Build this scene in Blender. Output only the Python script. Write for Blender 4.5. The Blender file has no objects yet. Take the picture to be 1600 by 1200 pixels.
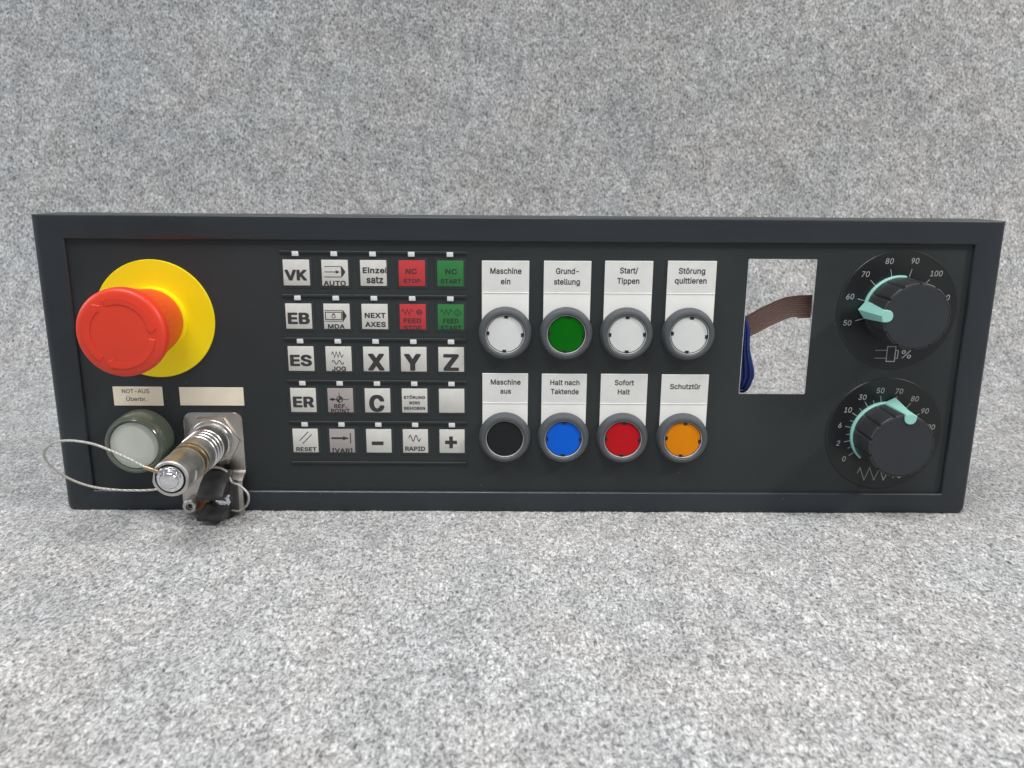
import bpy, bmesh, math, random
import numpy as np
from mathutils import Matrix, Vector, Euler
random.seed(7); rng = np.random.default_rng(7)
MM = 0.001
R_ = math.radians
scene = bpy.context.scene
COL = scene.collection

# ------------------------------------------------------------------ camera
# panel coordinates: x right, y up, z out of the panel face, in millimetres
LIFT = 0.0768
ROOT = Matrix.Translation((0, 0, LIFT)) @ Matrix.Rotation(R_(90), 4, 'X')
cam_data = bpy.data.cameras.new('camera')
cam = bpy.data.objects.new('camera', cam_data); COL.objects.link(cam)
cam_data.sensor_width = 36; cam_data.lens = 1300 / 1600 * 36
cam_data.clip_start = 0.01; cam_data.clip_end = 50
crot = (Matrix.Rotation(0.00718950841380492, 4, 'Z') @ Matrix.Rotation(-0.006959401302283958, 4, 'Y')
        @ Matrix.Rotation(-0.24212240636659568, 4, 'X'))
cam.matrix_world = ROOT @ Matrix.Translation((-0.00728, 0.096255, 0.41743)) @ crot
cam_data.dof.use_dof = True; cam_data.dof.focus_distance = 0.417; cam_data.dof.aperture_fstop = 16
scene.camera = cam

# ------------------------------------------------------------------ light
world = bpy.data.worlds.new('World'); scene.world = world; world.use_nodes = True
bg = world.node_tree.nodes['Background']
bg.inputs[0].default_value = (0.86, 0.93, 1.0, 1); bg.inputs[1].default_value = 0.33

def area(name, loc, target, sx, sy, power, col=(1, 1, 1)):
    l = bpy.data.lights.new(name, 'AREA'); l.shape = 'RECTANGLE'; l.size = sx; l.size_y = sy
    l.energy = power; l.color = col
    o = bpy.data.objects.new(name, l); COL.objects.link(o); o.location = loc
    o.rotation_euler = (Vector(target) - Vector(loc)).to_track_quat('-Z', 'Y').to_euler()
    return o
l = area('ceiling_light', (-0.15, -0.40, 1.05), (0, -0.16, 0), 1.0, 0.35, 2.7, (1.0, 0.985, 0.965)); l.data.spread = R_(80)
area('key_light', (0.95, -0.36, 0.80), (0.1, 0, 0.05), 0.12, 0.12, 8.0, (1.0, 0.955, 0.90))
area('side_light', (-0.95, -0.12, 0.42), (-0.2, 0, 0.08), 0.3, 0.3, 2.2, (0.90, 0.95, 1.0))
vs = scene.view_settings
vs.view_transform = 'Standard'; vs.look = 'None'; vs.gamma = 1; vs.exposure = 0.07
scene.cycles.max_bounces = 8

# ------------------------------------------------------------------ materials
def S(r, g, b):
    f = lambda c: (c / 255 / 12.92) if c / 255 <= 0.04045 else ((c / 255 + 0.055) / 1.055) ** 2.4
    return (f(r), f(g), f(b), 1)

def mat(name, col, rough=0.5, metal=0.0, var=0.06, nscale=60, bump=0.0, bscale=1500, spec=0.5, coat=0.0, specks=0.0, rvar=0.1, scuff=0.0):
    m = bpy.data.materials.new(name); m.use_nodes = True
    nt = m.node_tree; N = nt.nodes; L = nt.links
    b = N['Principled BSDF']
    b.inputs['Metallic'].default_value = metal
    b.inputs['Specular IOR Level'].default_value = spec
    b.inputs['Coat Weight'].default_value = coat
    b.inputs['Coat Roughness'].default_value = 0.15
    tc = N.new('ShaderNodeTexCoord')
    n = N.new('ShaderNodeTexNoise'); n.inputs['Scale'].default_value = nscale; n.inputs['Detail'].default_value = 5
    L.new(tc.outputs['Object'], n.inputs['Vector'])
    mr = N.new('ShaderNodeMapRange'); mr.inputs[1].default_value = 0.3; mr.inputs[2].default_value = 0.7
    mr.inputs[3].default_value = 1 - var; mr.inputs[4].default_value = 1 + var
    L.new(n.outputs['Fac'], mr.inputs[0])
    mul = N.new('ShaderNodeMix'); mul.data_type = 'RGBA'; mul.blend_type = 'MULTIPLY'; mul.inputs[0].default_value = 1
    mul.inputs[6].default_value = col; L.new(mr.outputs[0], mul.inputs[7])
    last = mul.outputs[2]
    if scuff:
        g1 = N.new('ShaderNodeTexNoise'); g1.inputs['Scale'].default_value = 26; g1.inputs['Detail'].default_value = 8; g1.inputs['Roughness'].default_value = 0.75; g1.inputs['Distortion'].default_value = 1.5
        mp = N.new('ShaderNodeMapping'); mp.inputs['Scale'].default_value = (0.5, 1.6, 1); mp.inputs['Rotation'].default_value = (0, 0, 0.6)
        L.new(tc.outputs['Object'], mp.inputs[0]); L.new(mp.outputs[0], g1.inputs['Vector'])
        r1 = N.new('ShaderNodeMapRange'); r1.inputs[1].default_value = 0.62; r1.inputs[2].default_value = 0.78; r1.inputs[3].default_value = 0; r1.inputs[4].default_value = scuff
        L.new(g1.outputs['Fac'], r1.inputs[0]); m1 = N.new('ShaderNodeMix'); m1.data_type = 'RGBA'; L.new(r1.outputs[0], m1.inputs[0])
        L.new(last, m1.inputs[6]); m1.inputs[7].default_value = (0.12, 0.12, 0.12, 1); last = m1.outputs[2]
    if specks:
        v = N.new('ShaderNodeTexVoronoi'); v.inputs['Scale'].default_value = 105
        L.new(tc.outputs['Object'], v.inputs['Vector'])
        lt = N.new('ShaderNodeMath'); lt.operation = 'LESS_THAN'; lt.inputs[1].default_value = 0.028
        L.new(v.outputs['Distance'], lt.inputs[0])
        sc = N.new('ShaderNodeMath'); sc.operation = 'MULTIPLY'; L.new(lt.outputs[0], sc.inputs[0])
        sp = N.new('ShaderNodeSeparateColor'); L.new(v.outputs['Color'], sp.inputs[0])
        gt = N.new('ShaderNodeMath'); gt.operation = 'GREATER_THAN'; gt.inputs[1].default_value = 0.72
        L.new(sp.outputs[0], gt.inputs[0]); L.new(gt.outputs[0], sc.inputs[1])
        mx = N.new('ShaderNodeMix'); mx.data_type = 'RGBA'
        f2 = N.new('ShaderNodeMath'); f2.operation = 'MULTIPLY'; f2.inputs[1].default_value = specks
        L.new(sc.outputs[0], f2.inputs[0]); L.new(f2.outputs[0], mx.inputs[0])
        L.new(last, mx.inputs[6]); mx.inputs[7].default_value = (0.35, 0.37, 0.38, 1); last = mx.outputs[2]
    L.new(last, b.inputs['Base Color'])
    rr = N.new('ShaderNodeMapRange'); rr.inputs[1].default_value = 0.3; rr.inputs[2].default_value = 0.7
    rr.inputs[3].default_value = max(0.02, rough * (1 - rvar)); rr.inputs[4].default_value = min(1, rough * (1 + rvar))
    L.new(n.outputs['Fac'], rr.inputs[0]); L.new(rr.outputs[0], b.inputs['Roughness'])
    if bump:
        n2 = N.new('ShaderNodeTexNoise'); n2.inputs['Scale'].default_value = bscale; n2.inputs['Detail'].default_value = 3
        L.new(tc.outputs['Object'], n2.inputs['Vector'])
        bp = N.new('ShaderNodeBump'); bp.inputs['Strength'].default_value = bump; bp.inputs['Distance'].default_value = 0.0002
        L.new(n2.outputs['Fac'], bp.inputs['Height']); L.new(bp.outputs[0], b.inputs['Normal'])
    return m

M = {}
M['frame'] = mat('powder_coated_steel', (0.021, 0.026, 0.032, 1), 0.33, bump=0.35, bscale=2200, specks=0.35, var=0.14, nscale=14, rvar=0.22, scuff=0.12)
M['membrane'] = mat('satin_membrane', (0.023, 0.0275, 0.029, 1), 0.5, spec=0.4, bump=0.3, bscale=1800, specks=0.5, var=0.16, nscale=12, rvar=0.22, scuff=0.10)
M['pad'] = mat('membrane_pad', (0.024, 0.029, 0.031, 1), 0.42, bump=0.2)
M['key'] = mat('key_print_grey', (0.62, 0.61, 0.57, 1), 0.5, bump=0.25, var=0.05, nscale=200)
M['key_grey'] = mat('key_print_dim', (0.36, 0.33, 0.32, 1), 0.5, bump=0.25)
M['key_red'] = mat('key_print_red', (0.50, 0.035, 0.04, 1), 0.5, bump=0.2)
M['key_green'] = mat('key_print_green', (0.022, 0.17, 0.04, 1), 0.5, bump=0.2)
M['ink'] = mat('black_ink', (0.035, 0.032, 0.032, 1), 0.6)
M['ink_red'] = mat('ink_on_red', (0.09, 0.022, 0.026, 1), 0.6)
M['ink_green'] = mat('ink_on_green', (0.012, 0.032, 0.02, 1), 0.6)
M['ink_dark'] = mat('tag_ink', (0.03, 0.03, 0.032, 1), 0.7)
M['led'] = mat('indicator_white', (0.72, 0.73, 0.72, 1), 0.35)
M['bezel'] = mat('grey_plastic', (0.075, 0.082, 0.09, 1), 0.5, bump=0.25, bscale=2500)
M['bezel_in'] = mat('pale_inner_ring', (0.50, 0.51, 0.51, 1), 0.4)
M['gap'] = mat('dark_gap', (0.008, 0.008, 0.009, 1), 0.6)
M['tag'] = mat('tag_white', (0.86, 0.86, 0.83, 1), 0.45, var=0.04)
M['paper'] = mat('tag_paper', (0.72, 0.72, 0.70, 1), 0.4, var=0.05, nscale=120)
M['cream'] = mat('cream_label', (0.80, 0.73, 0.58, 1), 0.5, var=0.08, nscale=50, bump=0.2)
M['lens_white'] = mat('lens_white', (0.70, 0.71, 0.70, 1), 0.42, var=0.05)
M['lens_green'] = mat('lens_green', (0.0005, 0.13, 0.003, 1), 0.5, var=0.1, spec=0.12)
M['lens_black'] = mat('lens_black', (0.009, 0.01, 0.012, 1), 0.35, spec=0.3, specks=0.4)
M['lens_blue'] = mat('lens_blue', (0.003, 0.115, 0.66, 1), 0.5, spec=0.15)
M['lens_red'] = mat('lens_red', (0.50, 0.007, 0.013, 1), 0.5, spec=0.15)
M['lens_amber'] = mat('lens_amber', (0.72, 0.23, 0.0015, 1), 0.5, spec=0.15)
M['yellow'] = mat('yellow_plastic', (0.90, 0.72, 0.006, 1), 0.45, spec=0.3, var=0.04, bump=0.1, nscale=30)
M['red'] = mat('red_plastic', (0.76, 0.046, 0.018, 1), 0.42, var=0.05, bump=0.15, nscale=30)
M['green_ring'] = mat('smoky_green_plastic', (0.105, 0.125, 0.098, 1), 0.22, var=0.15, coat=0.5)
M['white_lens'] = mat('milky_lens', (0.64, 0.67, 0.60, 1), 0.4, var=0.04)
M['dial'] = mat('dial_black', (0.011, 0.012, 0.013, 1), 0.36, bump=0.1, specks=0.4)
M['dial_print'] = mat('dial_print', (0.36, 0.36, 0.36, 1), 0.6)
M['knob'] = mat('knob_black', (0.034, 0.034, 0.036, 1), 0.38, bump=0.25, bscale=2600)
M['cap'] = mat('knob_cap_grey', (0.022, 0.026, 0.031, 1), 0.5, bump=0.3, bscale=2600, specks=0.3)
M['teal'] = mat('mint_plastic', (0.30, 0.62, 0.55, 1), 0.42, var=0.04)
M['steel'] = mat('stainless_plate', (0.56, 0.52, 0.48, 1), 0.33, metal=1.0, var=0.12, bump=0.2, nscale=90, rvar=0.3)
M['nickel'] = mat('nickel_plated', (0.80, 0.79, 0.78, 1), 0.30, metal=1.0, var=0.10, bump=0.15, nscale=150, rvar=0.4)
M['nickel_dull'] = mat('dull_nickel', (0.60, 0.58, 0.55, 1), 0.42, metal=1.0, var=0.15, bump=0.3, nscale=150)
M['nickel_dark'] = mat('grey_nickel', (0.17, 0.17, 0.175, 1), 0.5, metal=1.0, var=0.15, nscale=150)
M['chrome'] = mat('chrome', (0.80, 0.80, 0.82, 1), 0.09, metal=1.0, var=0.03, nscale=200)
M['brass'] = mat('worn_brass', (0.42, 0.34, 0.22, 1), 0.38, metal=1.0, var=0.35, bump=0.3, nscale=250)
M['copper'] = mat('rusty_copper', (0.42, 0.17, 0.09, 1), 0.5, metal=0.6, var=0.4, bump=0.5, nscale=350)
M['rubber'] = mat('black_rubber', (0.030, 0.031, 0.030, 1), 0.42, bump=0.5, bscale=1200, var=0.3, nscale=200)
M['wire_rope'] = mat('steel_rope', (0.50, 0.49, 0.46, 1), 0.5, metal=0.6, var=0.2, nscale=900)
M['blue_wire'] = mat('blue_wire', (0.008, 0.024, 0.15, 1), 0.35)
M['ribbon'] = mat('brown_ribbon', (0.24, 0.135, 0.11, 1), 0.45, var=0.12, nscale=80)
M['ribbon_joint'] = mat('ribbon_joint', (0.46, 0.33, 0.28, 1), 0.45)
M['alu_edge'] = mat('bare_aluminium', (0.75, 0.75, 0.74, 1), 0.35, metal=0.8, var=0.3, nscale=300)

# ------------------------------------------------------------------ helpers
def link(name, me, m, parent=None, loc=(0, 0, 0), rotz=0.0, label=None):
    o = bpy.data.objects.new(name, me); COL.objects.link(o)
    if m is not None and len(me.materials) == 0: me.materials.append(m)
    if parent is not None: o.parent = parent
    o.location = [c * MM for c in loc]; o.rotation_euler = (0, 0, rotz)
    if label: o['label'] = label
    return o

def finish(bm, name, smooth=True, ang=35):
    bmesh.ops.recalc_face_normals(bm, faces=bm.faces)
    bmesh.ops.scale(bm, vec=(MM, MM, MM), verts=bm.verts)
    me = bpy.data.meshes.new(name); bm.to_mesh(me); bm.free()
    if smooth:
        me.shade_smooth(); me.set_sharp_from_angle(angle=R_(ang))
    return me

def lathe(profile, seg=64, name='lathe', closed=False, a0=0, a1=360, bm=None, fin=True):
    bm = bm or bmesh.new()
    full = abs(a1 - a0) >= 360
    n = seg if full else seg + 1
    rings = []
    for r, z in profile:
        if r < 1e-6: rings.append([bm.verts.new((0, 0, z))])
        else: rings.append([bm.verts.new((r * math.cos(R_(a0 + (a1 - a0) * i / seg)), r * math.sin(R_(a0 + (a1 - a0) * i / seg)), z)) for i in range(n)])
    pairs = list(zip(rings[:-1], rings[1:]))
    if closed: pairs.append((rings[-1], rings[0]))
    for A, B in pairs:
        for i in range(seg):
            j = (i + 1) % n
            if len(A) == 1 and len(B) == 1: continue
            if len(A) == 1: bm.faces.new((A[0], B[i], B[j]))
            elif len(B) == 1: bm.faces.new((A[i], A[j], B[0]))
            else: bm.faces.new((A[i], A[j], B[j], B[i]))
    if not full and closed:
        bm.faces.new([r[0] for r in rings]); bm.faces.new([r[-1] for r in rings])
    return finish(bm, name) if fin else bm

def prism(pts, z0, z1, name='prism', bevel=0.0, seg=2, bm=None, fin=True):
    own = bm is None; bm = bm or bmesh.new()
    a = [bm.verts.new((x, y, z0)) for x, y in pts]; b = [bm.verts.new((x, y, z1)) for x, y in pts]
    n = len(pts)
    bm.faces.new(a[::-1]); top = bm.faces.new(b)
    for i in range(n): bm.faces.new((a[i], a[(i + 1) % n], b[(i + 1) % n], b[i]))
    if bevel:
        es = [e for e in top.edges]
        bmesh.ops.bevel(bm, geom=es, offset=bevel, segments=seg, profile=0.5, affect='EDGES')
    return finish(bm, name) if (own and fin) else bm

def box(x0, x1, y0, y1, z0, z1, name='box', bevel=0.0, seg=2, bm=None, allb=False):
    own = bm is None; b2 = bmesh.new()
    bmesh.ops.create_cube(b2, size=1)
    for v in b2.verts:
        v.co = Vector(((x0 + x1) / 2 + v.co.x * (x1 - x0), (y0 + y1) / 2 + v.co.y * (y1 - y0), (z0 + z1) / 2 + v.co.z * (z1 - z0)))
    if bevel:
        bmesh.ops.bevel(b2, geom=list(b2.edges), offset=bevel, segments=seg, profile=0.5, affect='EDGES')
    return finish(b2, name)

def rr(x0, x1, y0, y1, r, n=5):
    rs = r if isinstance(r, (list, tuple)) else [r] * 4      # bl, br, tr, tl
    out = []
    for (cx, cy, a, q) in ((x0, y0, 180, 0), (x1, y0, 270, 1), (x1, y1, 0, 2), (x0, y1, 90, 3)):
        q = rs[q]; ccx = cx + (q if cx == x0 else -q); ccy = cy + (q if cy == y0 else -q)
        for i in range(n + 1):
            t = R_(a + 90 * i / n); out.append((ccx + q * math.cos(t), ccy + q * math.sin(t)))
    return out

def tube(pts, r, name='tube', seg=10, sub=6, twist=0.0, cap=True):
    P = [Vector(p) for p in pts]; C = []
    for i in range(len(P) - 1):                             # Catmull-Rom
        p0 = P[max(i - 1, 0)]; p1 = P[i]; p2 = P[i + 1]; p3 = P[min(i + 2, len(P) - 1)]
        for k in range(sub):
            t = k / sub
            C.append(0.5 * ((2 * p1) + (p2 - p0) * t + (2 * p0 - 5 * p1 + 4 * p2 - p3) * t * t + (3 * p1 - p0 - 3 * p2 + p3) * t ** 3))
    C.append(P[-1])
    bm = bmesh.new(); rings = []; up = Vector((0.13, 0.2, 1)).normalized()
    for i, c in enumerate(C):
        d = (C[min(i + 1, len(C) - 1)] - C[max(i - 1, 0)]).normalized()
        u = (up - d * up.dot(d)).normalized(); up = u; w = d.cross(u)
        rings.append([bm.verts.new(c + (u * math.cos(2 * math.pi * k / seg + twist * i) + w * math.sin(2 * math.pi * k / seg + twist * i)) * (r * (1 + (0.18 if twist and k % 2 else 0)))) for k in range(seg)])
    for A, B in zip(rings[:-1], rings[1:]):
        for k in range(seg): bm.faces.new((A[k], A[(k + 1) % seg], B[(k + 1) % seg], B[k]))
    if cap: bm.faces.new(rings[0][::-1]); bm.faces.new(rings[-1])
    return finish(bm, name, ang=60)

# flat print: lettering and symbols gathered in one bmesh of thin polygons
import json
# outlines of the letters used (per weight: advance, vertices in 1/1000, triangles)
GLYPHS = json.loads(
    '{"k":{".":[0.212,[86,-34,56,-24,33,-4,20,24,20,57,33,84,53,105,83,115,106,115,133,107,156,88,169,64,172,32,159,-1,136,-23,116,-32],[4,3,5,3,2,1,5,3,1,1,0,5,0,7,5,7,6,5,10,13,12,12,'
    '11,10,15,14,13,8,15,13,13,10,8,9,8,10,15,8,0,7,0,8]],"A":[0.504,[18,-29,5,-27,-6,-19,-13,-6,-13,9,172,516,185,532,205,537,270,538,290,533,301,524,308,511,486,29,491,9,488,-11,478,-'
    '24,458,-30,400,-30,377,-24,365,-6,325,106,320,112,163,112,155,106,116,-6,106,-21,98,-27,80,-30,200,229,200,236,235,339,240,343,279,231,273,228],[4,3,2,2,1,4,4,1,0,0,27,4,23,22,28,2'
    '8,29,23,29,30,5,7,6,5,26,25,24,27,26,24,4,27,24,24,23,4,23,29,4,29,5,4,32,33,21,31,32,11,11,10,8,10,9,8,18,17,19,16,15,14,14,13,16,13,12,16,16,12,17,19,17,12,20,19,12,32,21,20,20,1'
    '2,32,11,32,12,21,33,22,28,22,33,5,30,31,31,11,5,7,5,11,11,8,7]],"B":[0.48,[61,-29,41,-22,30,-1,30,509,33,519,44,532,66,538,271,538,314,529,349,514,375,496,402,466,419,431,427,401,4'
    '28,349,424,331,409,299,387,269,424,226,444,179,448,161,447,111,444,94,432,61,412,31,392,11,351,-12,321,-22,271,-30,159,88,155,94,155,194,159,200,271,199,301,185,314,171,322,156,325'
    ',134,319,114,306,100,294,93,269,87,159,315,155,321,157,421,246,423,266,420,289,409,299,396,305,379,302,351,291,335,279,326,246,315],[1,0,2,32,43,31,2,0,29,29,30,2,30,31,2,3,2,31,31'
    ',43,3,43,44,3,44,6,3,4,3,6,5,4,6,53,33,52,45,46,7,29,0,28,28,41,29,33,53,32,53,42,32,43,32,42,45,7,44,6,44,7,39,26,25,38,39,25,25,24,38,24,23,38,23,22,38,37,38,22,22,21,37,21,20,37'
    ',36,37,20,20,19,36,19,18,36,35,36,18,17,35,18,50,17,16,16,15,50,15,14,50,49,50,14,14,13,49,13,12,49,41,28,27,40,41,27,27,26,40,26,39,40,35,17,34,33,34,17,52,33,17,51,52,17,17,50,51'
    ',49,12,48,12,11,48,11,10,48,47,48,10,10,9,47,9,8,47,46,47,8,7,46,8]],"C":[0.534,[244,-36,192,-26,134,-1,103,22,66,62,36,114,19,167,10,222,10,287,19,342,33,387,61,439,100,484,127,50'
    '5,169,527,229,543,284,546,332,538,359,530,392,515,425,492,453,464,472,437,497,382,503,359,502,342,489,324,469,318,414,318,397,321,384,332,370,367,358,387,342,402,322,415,287,425,25'
    '2,426,209,412,180,392,161,367,149,342,138,304,133,262,136,219,144,182,161,142,180,117,213,94,249,83,284,83,314,91,345,109,365,132,384,177,397,187,414,191,467,191,484,187,500,172,50'
    '3,152,492,112,470,67,453,44,412,6,377,-14,344,-26,289,-37],[6,5,44,44,43,6,7,6,43,43,42,7,8,7,42,42,41,8,9,8,41,35,16,36,66,49,0,48,0,49,36,16,15,0,48,1,48,47,1,14,37,36,36,15,14,1'
    ',47,2,47,46,2,3,2,46,4,3,46,46,45,4,5,4,45,44,5,45,9,41,40,10,9,40,40,39,10,11,10,39,39,38,11,12,11,38,13,12,38,38,37,13,37,14,13,17,34,18,50,65,64,51,50,64,64,63,51,34,33,19,18,34'
    ',19,59,58,57,56,55,60,60,59,56,59,57,56,26,25,27,25,24,27,24,23,27,28,27,23,51,63,62,52,51,62,62,61,52,61,60,52,60,55,52,53,52,55,54,53,55,30,29,28,31,30,28,28,23,31,23,22,31,32,31'
    ',22,22,21,32,21,20,32,33,32,20,19,33,20,49,66,65,65,50,49,34,17,35,16,35,17]],"D":[0.526,[61,-29,41,-22,30,-1,30,509,36,524,49,534,66,538,259,538,324,524,369,504,408,476,444,434,47'
    '4,374,487,324,493,271,487,186,474,136,452,89,422,49,392,21,364,3,316,-17,241,-30,159,88,155,94,156,419,161,423,229,423,256,420,284,412,309,399,332,379,347,356,359,326,367,286,370,2'
    '54,365,209,354,169,331,130,310,111,291,101,244,88],[5,4,3,2,1,0,0,23,2,23,24,2,3,2,24,24,25,3,25,6,3,5,3,6,41,22,21,21,40,41,27,28,7,26,27,7,23,0,22,22,41,23,6,25,26,26,7,6,15,14,3'
    '5,19,18,38,18,17,38,37,38,17,17,16,37,36,37,16,16,15,36,15,35,36,35,14,34,14,13,34,33,34,13,13,12,33,32,33,12,12,11,32,31,32,11,11,10,31,40,21,20,39,40,20,20,19,39,19,38,39,31,10,3'
    '0,10,9,30,29,30,9,9,8,29,28,29,8,7,28,8]],"E":[0.443,[61,-29,41,-22,30,-1,30,509,36,524,49,534,66,538,366,538,389,532,397,524,402,511,403,451,397,436,386,427,366,423,156,420,157,31'
    '6,349,315,366,312,377,304,384,291,385,226,374,205,351,198,157,196,155,94,161,87,369,87,386,84,397,76,405,61,405,-1,399,-16,386,-27,369,-30],[2,1,0,0,25,2,6,5,3,4,3,5,23,17,24,16,24'
    ',17,14,7,15,25,0,26,2,25,24,3,2,24,24,16,3,16,15,3,6,3,15,15,7,6,32,31,33,34,33,31,27,34,31,31,30,27,28,27,30,30,29,28,12,11,13,26,0,34,34,27,26,22,21,23,17,23,21,21,20,17,18,17,20'
    ',20,19,18,13,11,14,7,14,11,11,10,7,10,9,7,9,8,7]],"F":[0.434,[61,-29,41,-22,30,-1,30,509,36,524,49,534,66,538,364,538,386,532,394,524,400,511,400,451,394,436,384,427,364,423,161,42'
    '3,155,416,157,309,339,308,359,303,369,294,375,281,375,219,369,204,356,193,339,190,157,189,154,-6,147,-19,136,-27,119,-30],[1,0,2,6,5,3,4,3,5,28,27,29,30,29,27,2,0,30,30,27,2,27,26,'
    '2,26,17,2,3,2,17,17,16,3,6,3,16,16,15,6,12,11,13,24,23,22,25,24,22,18,25,22,22,21,18,19,18,21,20,19,21,13,11,14,7,14,11,11,10,7,10,9,7,9,8,7,17,26,25,25,18,17,14,7,15,6,15,7]],"G":'
    '[0.544,[244,-36,182,-24,147,-9,107,18,66,62,34,119,19,167,10,222,10,287,19,342,36,394,67,448,104,488,142,515,189,535,244,545,282,546,332,537,364,527,399,510,433,484,462,453,480,424'
    ',500,377,505,354,505,342,492,324,472,318,414,318,397,321,384,332,365,372,350,392,319,415,284,425,249,426,204,410,179,391,161,367,144,327,136,289,133,247,138,204,149,167,161,142,179'
    ',119,202,101,222,91,249,83,287,83,302,86,332,99,355,117,372,142,378,167,274,171,262,178,254,192,254,262,267,280,289,286,472,286,494,280,502,272,508,259,508,172,500,127,482,84,458,4'
    '7,422,12,394,-6,347,-26,292,-37],[5,4,44,44,43,5,6,5,43,43,42,6,7,6,42,42,41,7,8,7,41,41,40,8,9,8,40,40,39,9,10,9,39,56,55,57,15,35,16,1,0,48,47,1,48,14,36,35,35,15,14,1,47,2,47,46'
    ',2,3,2,46,46,45,3,4,3,45,44,4,45,10,39,38,11,10,38,38,37,11,12,11,37,37,36,12,13,12,36,36,14,13,71,51,50,71,50,72,49,72,50,33,17,34,51,71,70,60,54,61,17,33,18,25,24,26,65,64,61,64,'
    '63,61,63,62,61,26,24,27,24,23,27,28,27,23,22,28,23,51,70,69,52,51,69,69,68,52,53,52,68,68,67,53,67,66,53,54,53,66,66,65,54,65,61,54,30,29,28,31,30,28,28,22,31,22,21,31,32,31,21,21,'
    '20,32,20,19,32,33,32,19,18,33,19,72,49,0,48,0,49,54,60,55,57,55,60,58,57,60,59,58,60,16,35,34,34,17,16]],"H":[0.541,[61,-29,41,-22,30,-1,30,509,36,524,48,534,64,537,119,538,136,534'
    ',149,524,155,509,157,321,356,320,363,326,363,509,368,524,381,534,399,538,451,538,475,531,482,524,488,509,488,-1,481,-17,470,-26,454,-30,399,-30,381,-27,368,-16,363,-1,360,201,161,2'
    '03,155,196,154,-6,147,-19,136,-27,119,-30],[2,1,0,0,36,2,7,6,3,6,5,3,4,3,5,31,11,32,35,34,33,9,8,10,35,33,36,2,36,33,33,32,2,3,2,32,32,11,3,11,10,3,7,3,10,10,8,7,12,30,13,16,15,14,'
    '28,27,29,23,22,24,25,24,22,26,25,22,18,17,21,21,20,18,20,19,18,29,27,26,26,22,29,30,29,22,22,21,30,13,30,21,14,13,21,21,17,14,16,14,17,30,12,31,11,31,12]],"I":[0.324,[32,-29,14,-24'
    ',2,-6,1,61,9,76,20,84,37,87,82,87,88,91,89,416,82,423,37,423,20,426,9,434,1,451,2,514,15,532,37,538,262,538,280,534,291,526,298,511,299,451,293,436,280,426,262,423,220,423,214,416,'
    '214,94,220,87,262,87,280,84,291,76,299,59,298,-6,285,-24,262,-30],[5,4,3,6,0,7,10,17,11,2,1,0,3,2,0,0,6,3,5,3,6,14,13,12,12,11,14,11,17,14,15,14,17,16,15,17,36,30,29,25,18,26,23,22'
    ',24,20,19,21,35,34,36,34,33,36,30,36,33,31,30,33,33,32,31,24,22,25,18,25,22,22,21,18,21,19,18,7,0,36,8,7,36,36,29,8,29,28,8,9,8,28,28,27,9,10,9,27,27,26,10,26,18,10,17,10,18]],"J":'
    '[0.42,[164,-36,124,-29,92,-16,59,6,34,34,14,72,6,102,3,119,4,179,17,197,37,203,92,203,109,200,120,192,127,179,131,122,137,104,144,94,172,81,202,81,225,94,235,109,241,132,241,514,25'
    '4,532,274,538,329,538,347,535,359,525,366,509,366,114,360,84,345,49,332,29,307,3,287,-11,254,-26,232,-32,202,-37],[8,7,10,10,9,8,12,11,14,14,13,12,0,18,1,18,17,1,14,11,15,1,17,2,3,'
    '2,17,4,3,17,17,16,4,5,4,16,16,15,5,6,5,15,7,6,15,15,11,7,10,7,11,19,38,37,25,24,23,19,37,36,20,19,36,28,27,29,29,27,26,20,36,35,35,34,20,34,33,20,21,20,33,33,32,21,32,31,21,22,21,3'
    '1,31,30,22,30,29,22,23,22,29,25,23,29,29,26,25,18,0,38,38,19,18]],"K":[0.491,[61,-29,41,-22,30,-1,30,509,36,524,49,534,66,538,121,537,139,533,149,524,155,509,155,339,159,333,344,53'
    '2,366,538,439,538,461,532,469,524,475,509,474,499,464,481,296,302,284,284,469,24,478,4,472,-16,459,-27,441,-30,376,-30,353,-24,204,184,194,193,155,154,155,-1,149,-16,139,-26,121,-3'
    '0],[2,1,0,0,36,2,6,5,3,4,3,5,11,32,12,35,34,33,9,8,10,35,33,36,2,36,33,33,32,2,32,11,2,3,2,11,11,10,3,6,3,10,7,6,10,10,8,7,31,30,22,27,26,23,19,18,17,25,24,26,23,26,24,19,17,16,27,'
    '23,28,29,28,23,30,29,23,22,30,23,13,21,20,14,13,20,15,14,20,20,19,15,19,16,15,12,32,31,31,22,12,22,21,12,21,13,12]],"M":[0.652,[61,-29,41,-22,30,-1,30,509,39,527,49,534,66,538,146,'
    '538,164,534,176,524,314,180,319,185,451,524,464,534,481,538,561,538,579,534,588,529,598,509,598,-1,589,-20,579,-27,564,-30,509,-30,489,-24,476,-6,474,245,466,234,372,-6,359,-24,336'
    ',-30,289,-30,271,-26,261,-16,159,236,154,241,152,-6,145,-19,134,-27,116,-30],[5,4,3,2,1,0,0,39,2,5,3,6,32,31,33,33,10,34,35,34,9,8,7,9,38,37,36,39,38,36,2,39,36,2,36,35,3,2,35,35,9'
    ',3,9,7,3,6,3,7,29,28,30,11,28,27,27,26,11,12,11,26,14,13,12,17,16,18,20,19,21,22,21,19,23,22,19,18,16,15,24,23,25,23,19,25,25,19,26,19,18,26,12,26,18,14,12,18,18,15,14,30,28,31,33,'
    '31,28,10,33,28,28,11,10,34,10,9]],"N":[0.547,[61,-29,41,-22,30,-1,30,509,36,524,49,534,66,538,134,537,149,534,159,527,356,219,366,208,368,514,381,532,401,537,456,538,480,531,487,52'
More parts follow.
